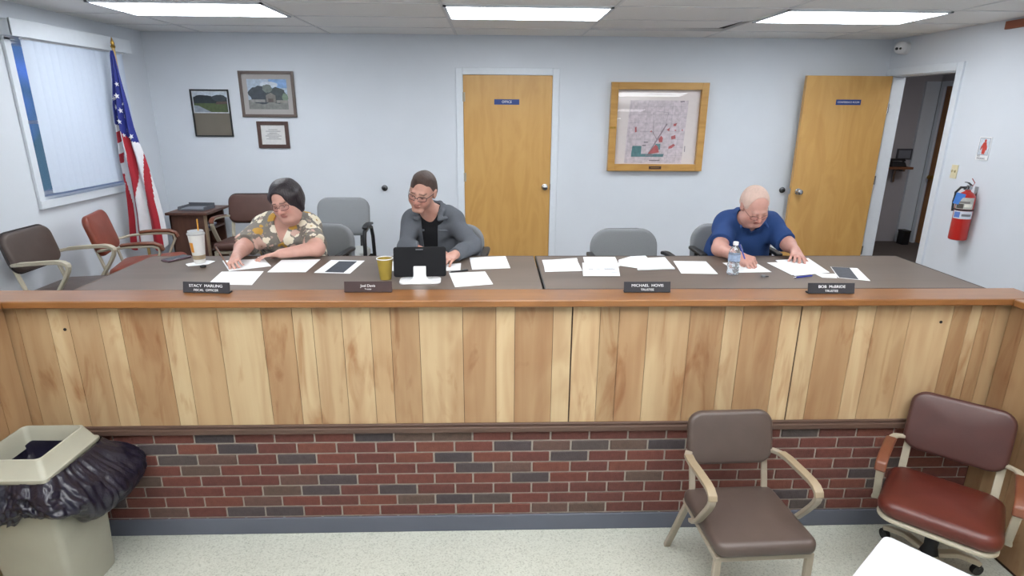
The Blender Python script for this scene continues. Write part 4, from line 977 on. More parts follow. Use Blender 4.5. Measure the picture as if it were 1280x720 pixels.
b = MB(); b.lathe([(.013, 0), (.013, .009), (.011, .011)], n=20); b.obj('cap_shell', mat('dull grey', '#77797c', .4, metal=.4), t); b = MB(); b.b2((.01, -.004, 0), (.03, .006, .004)); b.obj('tab', M_black, t, smooth=False)

# ------------------------------------------------------------------ people: one continuous surface each, grown from a distance field
V3 = lambda *a: np.array(a, dtype=np.float64)
def unit(v): v = np.asarray(v, float); return v/np.linalg.norm(v)
class Field:
    def __init__(s, lo, hi, h):
        s.lo = np.array(lo, float); s.h = h
        s.n = np.ceil((np.array(hi)-s.lo)/h).astype(int)+1
        s.F = np.full(s.n, .25, np.float32)
    def sub(s, lo, hi, m):
        a = np.maximum(np.floor((np.array(lo)-m-s.lo)/s.h).astype(int), 0); b = np.minimum(np.ceil((np.array(hi)+m-s.lo)/s.h).astype(int)+1, s.n)
        if (b <= a).any(): return None, None
        ax = [(s.lo[i]+s.h*np.arange(a[i], b[i])).astype(np.float32) for i in range(3)]
        return tuple(slice(a[i], b[i]) for i in range(3)), np.meshgrid(*ax, indexing='ij')
    @staticmethod
    def dist(p, P, infl):
        k = p[0]; X, Y, Z = P
        if k == 'rc':
            a, b, ra, rb = p[1], p[2], p[3]+infl, p[4]+infl
            d = b-a; L = max(float(d@d), 1e-9)
            t = np.clip(((X-a[0])*d[0]+(Y-a[1])*d[1]+(Z-a[2])*d[2])/L, 0, 1)
            r = np.sqrt((X-a[0]-t*d[0])**2+(Y-a[1]-t*d[1])**2+(Z-a[2]-t*d[2])**2)-(ra+(rb-ra)*t)
            if len(p) > 6 and p[6] is not None:
                q, n = p[6]; r = np.maximum(r, (X-q[0])*n[0]+(Y-q[1])*n[1]+(Z-q[2])*n[2])
            return r
        c, A, r = p[1], p[2], np.asarray(p[3])+infl
        q = [((X-c[0])*A[i][0]+(Y-c[1])*A[i][1]+(Z-c[2])*A[i][2]) for i in range(3)]
        if k == 'el':
            k0 = np.sqrt(sum((q[i]/r[i])**2 for i in range(3))); k1 = np.sqrt(sum((q[i]/r[i]**2)**2 for i in range(3)))
            return k0*(k0-1)/np.maximum(k1, 1e-6)
        if k == 'bx':
            g = [np.abs(q[i])-r[i] for i in range(3)]
            return np.sqrt(sum(np.maximum(x, 0)**2 for x in g))+np.minimum(np.maximum(np.maximum(g[0], g[1]), g[2]), 0)
    @staticmethod
    def bounds(p, infl):
        if p[0] == 'rc':
            R_ = max(p[3], p[4])+infl; return np.minimum(p[1], p[2])-R_, np.maximum(p[1], p[2])+R_
        R_ = float(np.linalg.norm(np.asarray(p[3])+infl)) if p[0] == 'bx' else float(max(p[3]))+infl
        return p[1]-R_, p[1]+R_
    def add(s, p, infl=0., sub=False, k=None):
        k = (p[5] if p[0] == 'rc' else p[4]) if k is None else k
        lo, hi = s.bounds(p, infl); sl, P = s.sub(lo, hi, max(k, .012)+.01)
        if sl is None: return
        d = s.dist(p, P, infl).astype(np.float32); f = s.F[sl]
        if sub:
            h = np.maximum(k-np.abs(f+d), 0)/max(k, 1e-6); s.F[sl] = np.maximum(f, -d)+h*h*k*.25
        else:
            h = np.maximum(k-np.abs(f-d), 0)/max(k, 1e-6); s.F[sl] = np.minimum(f, d)-h*h*k*.25
    def folds(s, amp, seed):
        ax = [(s.lo[i]+s.h*np.arange(s.n[i])).astype(np.float32) for i in range(3)]
        rr = np.random.RandomState(seed); tot = 0
        for q in range(5):
            w = rr.uniform(-1, 1, 3); w = w/np.linalg.norm(w)*rr.uniform(28, 75); w2 = rr.uniform(-12, 12, 3); ph = rr.uniform(0, 6, 2)
            A = (ax[0]*w[0])[:, None, None]+(ax[1]*w[1])[None, :, None]+(ax[2]*w[2])[None, None, :]
            B = (ax[0]*w2[0])[:, None, None]+(ax[1]*w2[1])[None, :, None]+(ax[2]*w2[2])[None, None, :]
            tot = tot+np.sin(A+1.5*np.sin(B+ph[0])+ph[1])/5
        s.F += (amp*tot).astype(np.float32)
    def mesh(s):
        F = s.F; S = F < 0
        m = np.zeros(np.array(F.shape)-1, bool); al = np.ones_like(m)
        for dx in (0, 1):
            for dy in (0, 1):
                for dz in (0, 1):
                    q = S[dx:F.shape[0]-1+dx, dy:F.shape[1]-1+dy, dz:F.shape[2]-1+dz]; m |= q; al &= q
        m &= ~al
        I = np.argwhere(m); idx = np.full(m.shape, -1, np.int64); idx[tuple(I.T)] = np.arange(len(I))
        co = [np.array(c) for c in np.ndindex(2, 2, 2)]; acc = np.zeros((len(I), 3)); cnt = np.zeros(len(I))
        for a in range(8):
            for b in range(a+1, 8):
                if np.abs(co[a]-co[b]).sum() != 1: continue
                fa = F[tuple((I+co[a]).T)]; fb = F[tuple((I+co[b]).T)]; c = (fa < 0) != (fb < 0)
                t = np.where(c, fa/np.where(c, fa-fb, 1), 0)
                acc += c[:, None]*(co[a]+t[:, None]*(co[b]-co[a])); cnt += c
        V = s.lo+s.h*(I+acc/np.maximum(cnt, 1)[:, None])
        Q = []
        for ax in range(3):
            o = [i for i in range(3) if i != ax]
            sa = [slice(None)]*3; sb = [slice(None)]*3; sa[ax] = slice(0, -1); sb[ax] = slice(1, None)
            E_ = np.argwhere(S[tuple(sa)] != S[tuple(sb)])
            ok = (E_[:, o[0]] > 0) & (E_[:, o[1]] > 0) & (E_[:, o[0]] < m.shape[o[0]]) & (E_[:, o[1]] < m.shape[o[1]]); E_ = E_[ok]
            q = []
            for d0, d1 in ((1, 1), (0, 1), (0, 0), (1, 0)):
                J = E_.copy(); J[:, o[0]] -= d0; J[:, o[1]] -= d1; q.append(idx[tuple(J.T)])
            q = np.stack(q, 1); inside = S[tuple(E_.T)]
            flip = inside if ax != 1 else ~inside
            q[~flip] = q[~flip][:, ::-1]
            Q.append(q)
        Q = np.concatenate(Q); Q = Q[(Q >= 0).all(1)]
        return V, Q
def field_obj(name, fl, m, parent, colour=None, origin=(0, 0, 0)):
    V, Q = fl.mesh(); V = V-np.array(origin)
    me = bpy.data.meshes.new(name); me.vertices.add(len(V)); me.vertices.foreach_set('co', V.astype(np.float32).ravel())
    me.loops.add(Q.size); me.loops.foreach_set('vertex_index', Q.astype(np.int32).ravel())
    me.polygons.add(len(Q)); me.polygons.foreach_set('loop_start', np.arange(0, Q.size, 4, dtype=np.int32)); me.polygons.foreach_set('loop_total', np.full(len(Q), 4, np.int32))
    me.update(calc_edges=True); me.validate()
    me.polygons.foreach_set('use_smooth', np.ones(len(me.polygons), bool))
    me.materials.append(m)
    at = me.color_attributes.new('Col', 'FLOAT_COLOR', 'POINT')
    c = np.ones((len(V), 4), np.float32)
    if colour is not None: c[:, :3] = colour(V+np.array(origin))
    at.data.foreach_set('color', c.ravel())
    o = bpy.data.objects.new(name, me); C.objects.link(o); o.parent = parent
    return o

I3 = np.eye(3)
class Head:
    """local frame: x to the sitter's left, y out of the face, z up"""
    def __init__(s, c, fwd, roll=0., size=1.):
        s.c = V3(*c); f = unit(fwd); up0 = V3(0, 0, 1)
        r = unit(np.cross(up0, f)); u = np.cross(f, r)      # r = sitter's left when facing -y
        a = R(roll); s.x = r*math.cos(a)+u*math.sin(a); s.z = -r*math.sin(a)+u*math.cos(a); s.y = f; s.k = size
        s.A = np.stack([s.x, s.y, s.z])
    def p(s, x, y, z): return s.c+s.k*(x*s.x+y*s.y+z*s.z)
    def loc(s, W): return ((W-s.c) @ s.A.T)/s.k
    def el(s, c, r, k): return ('el', s.p(*c), s.A, tuple(s.k*np.array(r)), k)
    def rc(s, a, b, ra, rb, k): return ('rc', s.p(*a), s.p(*b), ra*s.k, rb*s.k, k)
    def skull(s, wide=1., jowl=0.):
        P = [s.el((0, -.015, .032), (.076*wide, .098, .088), .02), s.el((0, .022, -.030), (.063*wide, .066, .082), .03),
             s.rc((-.018, .066, -.098), (.018, .066, -.098), .019, .019, .03), s.el((.037*wide, .052, -.035), (.028, .03, .032), .03), s.el((-.037*wide, .052, -.035), (.028, .03, .032), .03),
             s.rc((-.034, .083, .022), (.034, .083, .022), .010, .010, .015), s.rc((0, .086, .016), (0, .110, -.030), .0075, .0125, .012),
             s.el((.013, .098, -.034), (.009, .011, .008), .008), s.el((-.013, .098, -.034), (.009, .011, .008), .008)]
        if jowl: P += [s.el((.05, .02, -.075), (.03+jowl*.4, .035, .034), .04), s.el((-.05, .02, -.075), (.03+jowl*.4, .035, .034), .04), s.el((0, .03, -.115), (.05+jowl, .04, .03), .04)]
        S = [s.el((.031, .098, .005), (.015, .012, .0105), .012), s.el((-.031, .098, .005), (.015, .012, .0105), .012)]
        P2 = [s.el((0, .089, -.0605), (.023, .010, .0048), .005), s.el((0, .087, -.0705), (.019, .010, .0055), .005)]
        # upper lids lowered over the eyes
        P2 += [s.el((.031, .0835, .0055), (.0145, .0095, .0100), .004), s.el((-.031, .0835, .0055), (.0145, .0095, .0100), .004)]
        for q in (1, -1):
            P2 += [s.el((q*.078*wide, -.012, -.004), (.009, .019, .031), .01), s.rc((q*.082*wide, -.022, .022), (q*.083*wide, -.02, -.015), .006, .005, .006)]
        S2 = [s.el((q*.088*wide, -.008, 0), (.007, .009, .016), .006) for q in (1, -1)]+[s.rc((-.02, .1, -.0655), (.02, .1, -.0655), .0022, .0022, .003)]
        return P, S, P2, S2

def hand(w, d, n, thumb, curl, spread=.12, size=1., thumb_dir=(.55, .75, .35), tcurl=18):
    """fingers chained from the palm; d pointing, n palm normal (curl side), thumb = +-1 picks the thumb side"""
    w = V3(*w); d = unit(d); n = unit(V3(*n)-np.dot(V3(*n), d)*d); sd = np.cross(n, d)*thumb; k = size
    P = []; tips = []
    L = ((.034, .088, .042, .026, .021, .0085), (.0115, .092, .046, .029, .022, .0088), (-.011, .088, .042, .027, .021, .0083), (-.0325, .080, .033, .021, .018, .0074))
    P.append(('rc', w-d*.02*k, w+d*.02*k, .023*k, .024*k, .015))
    for i, (o, kn, a, b, c, r) in enumerate(L):
        K = w+k*(d*kn+sd*o); P.append(('rc', w+k*(d*.015+sd*o*.55), K, .0155*k, .0115*k, .012))
        dd = unit(d+sd*o*spread/.034); p = K; cu = curl[i] if hasattr(curl[i], '__len__') else (curl[i], curl[i]*1.1, curl[i]*.7)
        ang = 0
        for seg, cc, r0, r1 in ((a, cu[0], r*1.08, r), (b, cu[1], r, r*.92), (c, cu[2], r*.92, r*.78)):
            ang += R(cc); v = dd*math.cos(ang)+n*math.sin(ang); q = p+v*seg*k; P.append(('rc', p, q, r0*k, r1*k, .0035)); p = q
        tips.append(p)
    b0 = w+k*(d*.022+sd*.022); tv = unit(thumb_dir[0]*d+thumb_dir[1]*sd+thumb_dir[2]*n); m1 = b0+tv*.042*k
    P.append(('rc', b0, m1, .0155*k, .0115*k, .012)); tv2 = unit(tv+d*math.tan(R(tcurl))); m2 = m1+tv2*.031*k; P.append(('rc', m1, m2, .0105*k, .0095*k, .004))
    tv3 = unit(tv2+d*math.tan(R(tcurl))-sd*.25); m3 = m2+tv3*.025*k; P.append(('rc', m2, m3, .0095*k, .0075*k, .004)); tips.append(m3)
    return P, tips

def loop_curve(name, pts, r, m, parent, origin, cyc=False):
    b = MB(); pts = [tuple(np.array(p)-np.array(origin)) for p in pts]
    b.tube(pts+([pts[0]] if cyc else []), r, 7); return b.obj(name, m, parent)
def eyeglasses(hd, parent, origin, m, w=.026, hgt=.017, r=.0016, drop=-.004, sq=2.6, wide=1.):
    b = MB(); o = np.array(origin)
    for q in (1, -1):
        ring = []
        for k in range(25):
            a = 2*PI*k/24; c, s_ = math.cos(a), math.sin(a)
            x = w*abs(c)**(2/sq)*np.sign(c); z = hgt*abs(s_)**(2/sq)*np.sign(s_)
            ring.append(hd.p(q*.0325+x, .105-2.9*abs(q*.0325+x)**1.72*.9, drop+z+.0)-o)
        b.tube([tuple(p) for p in ring], r*hd.k, 6)
        b.tube([tuple(hd.p(*p)-o) for p in ((q*(.0325+w), .083, drop+.006), (q*.066*wide, .062, drop+.010), (q*.076*wide, .02, drop+.013), (q*.081*wide, -.018, drop+.014), (q*.079*wide, -.034, drop-.006))], r*.9*hd.k, 6)
    b.tube([tuple(hd.p(*p)-o) for p in ((-.0075, .106, drop+.004), (0, .110, drop+.007), (.0075, .106, drop+.004))], r*hd.k, 6)
    b.obj('eyeglasses', m, parent)
    b = MB()
    for q in (1, -1):
        ring = []
        for k in range(24):
            a = 2*PI*k/24; c, s_ = math.cos(a), math.sin(a)
            x = w*.97*abs(c)**(2/sq)*np.sign(c); z = hgt*.97*abs(s_)**(2/sq)*np.sign(s_)
            ring.append(tuple(hd.p(q*.0325+x, .105-2.9*abs(q*.0325+x)**1.72*.9, drop+z)-o))
        b.add(ring, [tuple(range(24))])
    b.obj('lenses', glass_mat('spectacle lens', '#fafcff', refl=.03), parent)
def eyes(hd, parent, origin):
    o = np.array(origin)
    for q in (1, -1):
        c = hd.p(q*.031, .0775, .004)-o; b = MB(); b.sphere(tuple(c), .0125*hd.k, 16, 12)
        g = V3(*hd.y)*.8-hd.z*.55; g = unit(g); ir = c+g*.0118*hd.k
        b.use(1); b.cyl(tuple(ir), tuple(ir+g*.0012), .0052*hd.k, n=12)
        b.obj('eye', [mat('eye white', '#d8d4d0', .3), mat('iris', '#2c2622', .25)], parent)

def skin_colour(hd, base, lip, brow, blush, legs=None, jawshade=None, brow_w=.4):
    base, lip, brow, blush = [np.array(lin(c)[:3]) for c in (base, lip, brow, blush)]
    def f(W):
        q = hd.loc(W); c = np.tile(base, (len(W), 1))
        def mixin(col, w):
            nonlocal c
            w = np.clip(w, 0, 1)[:, None]; c = c*(1-w)+col*w
        front = q[:, 1] > .03
        g = lambda x, z, sx, sz: np.exp(-((q[:, 0]-x)/sx)**2-((q[:, 2]-z)/sz)**2)*front
        mixin(blush, .55*(g(.04, -.03, .025, .022)+g(-.04, -.03, .025, .022)+g(0, -.03, .014, .016)))
        if jawshade is not None: mixin(np.array(lin(jawshade)[:3]), .5*(front*(q[:, 2] < -.045)*(q[:, 2] > -.13)))
        mixin(lip, .65*(np.abs(q[:, 2]+.066) < .0115)*(np.abs(q[:, 0]) < .023-.6*np.abs(q[:, 2]+.066))*(q[:, 1] > .08))
        mixin(lip*.6, .6*(np.abs(q[:, 2]+.0655) < .0016)*(np.abs(q[:, 0]) < .02)*(q[:, 1] > .075))
        bz = .024-.1*(np.abs(q[:, 0])-.03)**1.0*.6
        mixin(brow, brow_w*2*(np.exp(-((q[:, 2]-bz)/.0042)**2))*(np.abs(np.abs(q[:, 0])-.031) < .02)*(q[:, 1] > .06))
        mixin(brow, .5*(np.exp(-((q[:, 2]-.0005)/.0018)**2))*(np.abs(np.abs(q[:, 0])-.031) < .0135)*(q[:, 1] > .08))
        return c
    return f

M_skin = mat('skin', 'ATTR', .5, var=.05, scale=40, bump=.04, bscale=250, spec=.35)
sbs = M_skin.node_tree.nodes['Principled BSDF']; sbs.inputs['Subsurface Weight'].default_value = .12; sbs.inputs['Subsurface Radius'].default_value = (.012, .005, .003); sbs.inputs['Subsurface Scale'].default_value = .6

def flower_mat():
    m = bpy.data.materials.new('floral print cotton'); m.use_nodes = True; N = m.node_tree.nodes; Lk = m.node_tree.links; P = N['Principled BSDF']; P.inputs['Roughness'].default_value = .85
    tc = N.new('ShaderNodeTexCoord'); nz = N.new('ShaderNodeTexNoise'); nz.inputs['Scale'].default_value = 30
    Lk.new(tc.outputs['Object'], nz.inputs['Vector'])
    dm = N.new('ShaderNodeMix'); dm.data_type = 'VECTOR'; dm.inputs['Factor'].default_value = .018
    Lk.new(tc.outputs['Object'], dm.inputs['A']); Lk.new(nz.outputs['Color'], dm.inputs['B'])
    cur = None
    base = N.new('ShaderNodeRGB'); base.outputs[0].default_value = lin('#77726b'); cur = base.outputs[0]
    for sc_, thr, cols, off in ((26, .42, ('#8f8b80', '#a5938a', '#968a72'), .37), (14.5, .60, ('#ded5c0', '#b98f3e', '#c9a89b', '#e3dccb'), 0)):
        mp = N.new('ShaderNodeMapping'); mp.inputs['Location'].default_value = (off, off*.7, off*.3); Lk.new(dm.outputs['Result'], mp.inputs['Vector'])
        vo = N.new('ShaderNodeTexVoronoi'); vo.inputs['Scale'].default_value = sc_; vo.inputs['Randomness'].default_value = .8; Lk.new(mp.outputs[0], vo.inputs['Vector'])
        v2 = N.new('ShaderNodeTexVoronoi'); v2.inputs['Scale'].default_value = sc_*3.1; Lk.new(mp.outputs[0], v2.inputs['Vector'])
        ad = N.new('ShaderNodeMath'); ad.operation = 'MULTIPLY_ADD'; ad.inputs[1].default_value = .22; Lk.new(v2.outputs['Distance'], ad.inputs[0]); Lk.new(vo.outputs['Distance'], ad.inputs[2])
        lt = N.new('ShaderNodeMath'); lt.operation = 'LESS_THAN'; lt.inputs[1].default_value = thr; Lk.new(ad.outputs[0], lt.inputs[0])
        sp = N.new('ShaderNodeSeparateColor'); Lk.new(vo.outputs['Color'], sp.inputs[0])
        cr = N.new('ShaderNodeValToRGB'); cr.color_ramp.interpolation = 'CONSTANT'; e = cr.color_ramp.elements
        e[0].color = lin(cols[0]); e[1].position = 1/len(cols); e[1].color = lin(cols[1])
        for i in range(2, len(cols)): q = e.new(i/len(cols)); q.color = lin(cols[i])
        Lk.new(sp.outputs[0], cr.inputs[0])
        mx = N.new('ShaderNodeMix'); mx.data_type = 'RGBA'; Lk.new(lt.outputs[0], mx.inputs['Factor']); Lk.new(cur, mx.inputs['A']); Lk.new(cr.outputs[0], mx.inputs['B']); cur = mx.outputs['Result']
        l2 = N.new('ShaderNodeMath'); l2.operation = 'LESS_THAN'; l2.inputs[1].default_value = .2; Lk.new(ad.outputs[0], l2.inputs[0])
        m2 = N.new('ShaderNodeMix'); m2.data_type = 'RGBA'; m2.blend_type = 'MULTIPLY'; m2.inputs['B'].default_value = lin('#c9b07a'); Lk.new(l2.outputs[0], m2.inputs['Factor']); Lk.new(cur, m2.inputs['A']); cur = m2.outputs['Result']
    Lk.new(cur, P.inputs['Base Color'])
    return m

def lower_body(px, py, build, shoe_x=.11):
    """seated pelvis, thighs, shins and feet"""
    P = [('rc', V3(px-.09*build, py+.02, .60), V3(px+.09*build, py+.02, .60), .105*build, .105*build, .06)]
    feet = []
    for s in (-1, 1):
        hip, knee, ank = V3(px+s*.095, py, .585), V3(px+s*.13, py-.43, .55), V3(px+s*.13, py-.40, .10)
        P += [('rc', hip, knee, .088*build, .06, .04), ('rc', knee, ank, .056, .038, .03), ('rc', ank+V3(0, .03, -.045), ank+V3(0, -.14, -.065), .032, .03, .03)]
        feet.append(ank)
    return P, feet
def trousers_shoes(px, py, build, m, parent, origin, mshoe):
    P, feet = lower_body(px, py, build)
    fl = Field((px-.3, py-.55, .04), (px+.3, py+.2, .72), .009)
    for p in P:
        if p[0] == 'rc' and p[1][2] < .1 and p[2][2] < .1: continue
        fl.add(p, .012)
    field_obj('trousers', fl, m, parent, origin=origin)
    for a in feet:
        fl = Field(a+V3(-.08, -.24, -.11), a+V3(.08, .1, .03), .007)
        fl.add(('rc', a+V3(0, .03, -.05), a+V3(0, -.15, -.068), .042, .036, .03)); fl.add(('rc', a+V3(0, .03, -.05), a+V3(0, .015, -.01), .04, .042, .03))
        fl.add(('bx', a+V3(0, -.06, -.16), I3, (.2, .3, .06), .002), sub=True)
        field_obj('shoe', fl, mshoe, parent, origin=origin)

def torso(pel, belly, chest, sh_r, sh_l, neck0, head, wb, rb, wc, rc_, neck_r=.055, sh=.058):
    X = V3(1, 0, 0); pel, belly, chest, sh_r, sh_l, neck0 = [V3(*p) for p in (pel, belly, chest, sh_r, sh_l, neck0)]
    ax = unit(sh_l-sh_r)
    nk = head.p(0, -.03, -.06)
    T = [('rc', pel-X*wb*.9, pel+X*wb*.9, rb, rb, .08), ('rc', belly-X*wb, belly+X*wb, rb, rb, .1), ('rc', chest-ax*wc, chest+ax*wc, rc_, rc_, .1),
         ('rc', sh_r, sh_l, sh, sh, .07), ('rc', neck0+ax*.0, sh_r*.75+neck0*.25+V3(0, .0, .01), neck_r+.005, .05, .05), ('rc', neck0, sh_l*.75+neck0*.25+V3(0, 0, .01), neck_r+.005, .05, .05)]
    Nk = [('rc', neck0-V3(0, 0, .02), nk, neck_r+.008, neck_r, .035)]
    return T, Nk

def arm(sh, el, wr, r0, r1, r2, r3):
    sh, el, wr = V3(*sh), V3(*el), V3(*wr)
    return [('rc', sh, el, r0, r1, .05), ('rc', el, wr, r2, r3, .02)]
def sleeve(a, b, ra, rb, t, k=.05):
    """upper part of the limb a-b, cut square at fraction t"""
    q = a+(b-a)*t; n = unit(b-a); rr = ra+(rb-ra)*t
    return ('rc', a, q+n*.02, ra, rr, k, (q, n))

def person(name, label, head, T, Nk, arms, hands, low, skin, lo, hi, jowl=0, wide=1., origin=None):
    t = thing(name, label, 'person', origin)
    fl = Field(lo, hi, .0045)
    for p in T+Nk: fl.add(p)
    for p in low[0]: fl.add(p)
    for A in arms:
        for p in A: fl.add(p)
    P, S, P2, S2 = head.skull(wide, jowl)
    for p in P: fl.add(p)
    for p in S: fl.add(p, sub=True)
    for p in P2: fl.add(p)
    for p in S2: fl.add(p, sub=True)
    for Hn in hands:
        hf = Field(np.min([np.minimum(p[1], p[2]) for p in Hn], 0)-.05, np.max([np.maximum(p[1], p[2]) for p in Hn], 0)+.05, .0045)
        for p in Hn: fl.add(p)
    field_obj('body', fl, M_skin, t, skin, origin)
    return t

def woman():
    org = (-1.40, 4.12, 0)
    hd = Head((-1.318, 3.775, 1.115), (-.14, -.90, -.32), 10, 1.0)
    shr, shl = (-1.54, 3.985, .905), (-1.262, 3.99, .91)
    T, Nk = torso((-1.40, 4.12, .62), (-1.40, 4.06, .73), (-1.40, 3.99, .86), shr, shl, (-1.385, 3.92, .955), hd, .065, .125, .05, .118, .054, .062)
    bust = [('el', V3(-1.465, 3.90, .84), I3, (.075, .08, .075), .05), ('el', V3(-1.325, 3.90, .84), I3, (.075, .08, .075), .05)]
    T += bust
    elr, wrr = (-1.60, 3.715, .818), (-1.56, 3.52, .812)
    ell, wrl = (-1.135, 3.725, .815), (-1.33, 3.635, .803)
    A1 = arm(shr, elr, wrr, .060, .050, .048, .029); A2 = arm(shl, ell, wrl, .060, .052, .050, .029)
    H1, t1 = hand(wrr, (.20, -1, -.12), (.45, .05, -1), 1, [(42, 40, 18), (52, 45, 25), (62, 55, 30), (68, 58, 30)], .05, .92, (.85, .35, .55), 10)
    H2, t2 = hand(wrl, (-1, -.16, -.10), (.1, -.15, -1), 1, [(10, 14, 10), (10, 14, 10), (12, 16, 12), (14, 18, 12)], .1, .92)
    low = lower_body(-1.40, 4.12, 1.12)
    sk = skin_colour(hd, '#c4988b', '#a8685f', '#3a2c2c', '#c07f76')
    t = person('person', 'person with short dark hair and glasses, writing in a floral short-sleeved top', hd, T, Nk, [A1, A2], [H1, H2], low, sk, (-1.83, 3.36, .0), (-.96, 4.32, 1.26), .012, 1.03, org)
    trousers_shoes(-1.40, 4.12, 1.12, mat('dark trousers', '#2b2d33', .85), t, org, mat('dark shoe', '#1c1b1d', .5))
    # floral top with short sleeves and a v neck
    fl = Field((-1.86, 3.62, .5), (-.94, 4.33, 1.10), .005)
    for p in T: fl.add(p, .016)
    fl.add(sleeve(V3(*shr), V3(*elr), .074, .078, .84)); fl.add(sleeve(V3(*shl), V3(*ell), .074, .080, .84))
    fl.folds(.009, 4)
    fl.add(('rc', V3(-1.385, 3.94, .965), hd.p(0, -.02, -.10), .060, .078, .01), sub=True)
    for k in range(16):
        u = k/15; fl.add(('rc', V3(-1.385-.008*u, 3.885-.02*u, .965-.125*u), V3(-1.385-.008*u, 3.70, .955-.125*u), .043*(1-u)+.007, .043*(1-u)+.007, .008), sub=True)
    fl.add(('bx', V3(-1.4, 4.0, .42), I3, (.6, .6, .10), .002), sub=True)
    field_obj('floral_top', fl, flower_mat(), t, origin=org)
    # hair: short, full, swept to her left
    fl = Field(hd.c-.19, hd.c+.19, .004)
    for p in (hd.el((.002, -.02, .042), (.094, .112, .094), .02), hd.el((.048, -.02, .0), (.055, .075, .10), .04), hd.el((-.052, -.035, .005), (.04, .06, .075), .03), hd.el((0, -.09, -.02), (.075, .04, .08), .04), hd.rc((.076, .02, .04), (.083, .005, -.07), .028, .018, .03), hd.rc((-.076, .02, .04), (-.079, .0, -.01), .02, .012, .03)): fl.add(p)
    fl.folds(.005, 11)
    for p in (hd.el((-.004, .115, -.03), (.076, .085, .105), .008), hd.el((-.006, .13, .042), (.064, .085, .058), .008), hd.el((0, .03, -.15), (.066, .09, .08), .01)): fl.add(p, sub=True)
    field_obj('hair', fl, mat('dark hair', '#221a20', .42, var=.25, scale=60, bump=.5, bscale=120, stretch=(1, 1, .25)), t, origin=org)
    eyes(hd, t, org); eyeglasses(hd, t, org, mat('russet frames', '#5a2f2c', .35), .027, .0175, .0017, wide=1.03)
    pb = np.mean([t1[0], t1[4]], 0); up = unit(V3(-.075, .035, .11)); tip = pb-up*(pb[2]-TZ-.007)/up[2]
    pen(tip, tip+up*.145, 'brown pen in the hand of the woman in the floral top', '#7a5a4a')
    b = MB(); k0 = np.array(wrl); rp = H2[7][1]*.5+H2[7][2]*.5-np.array(org); dv = unit(H2[7][2]-H2[7][1])
    ring = []; u = unit(np.cross(dv, V3(0, 0, 1))); v = np.cross(dv, u)
    for k in range(17): a = 2*PI*k/16; ring.append(tuple(rp+.0095*(u*math.cos(a)+v*math.sin(a))))
    b.tube(ring, .0016, 6); b.obj('ring', mat('silver ring', '#c9c9cc', .2, metal=1.), t)

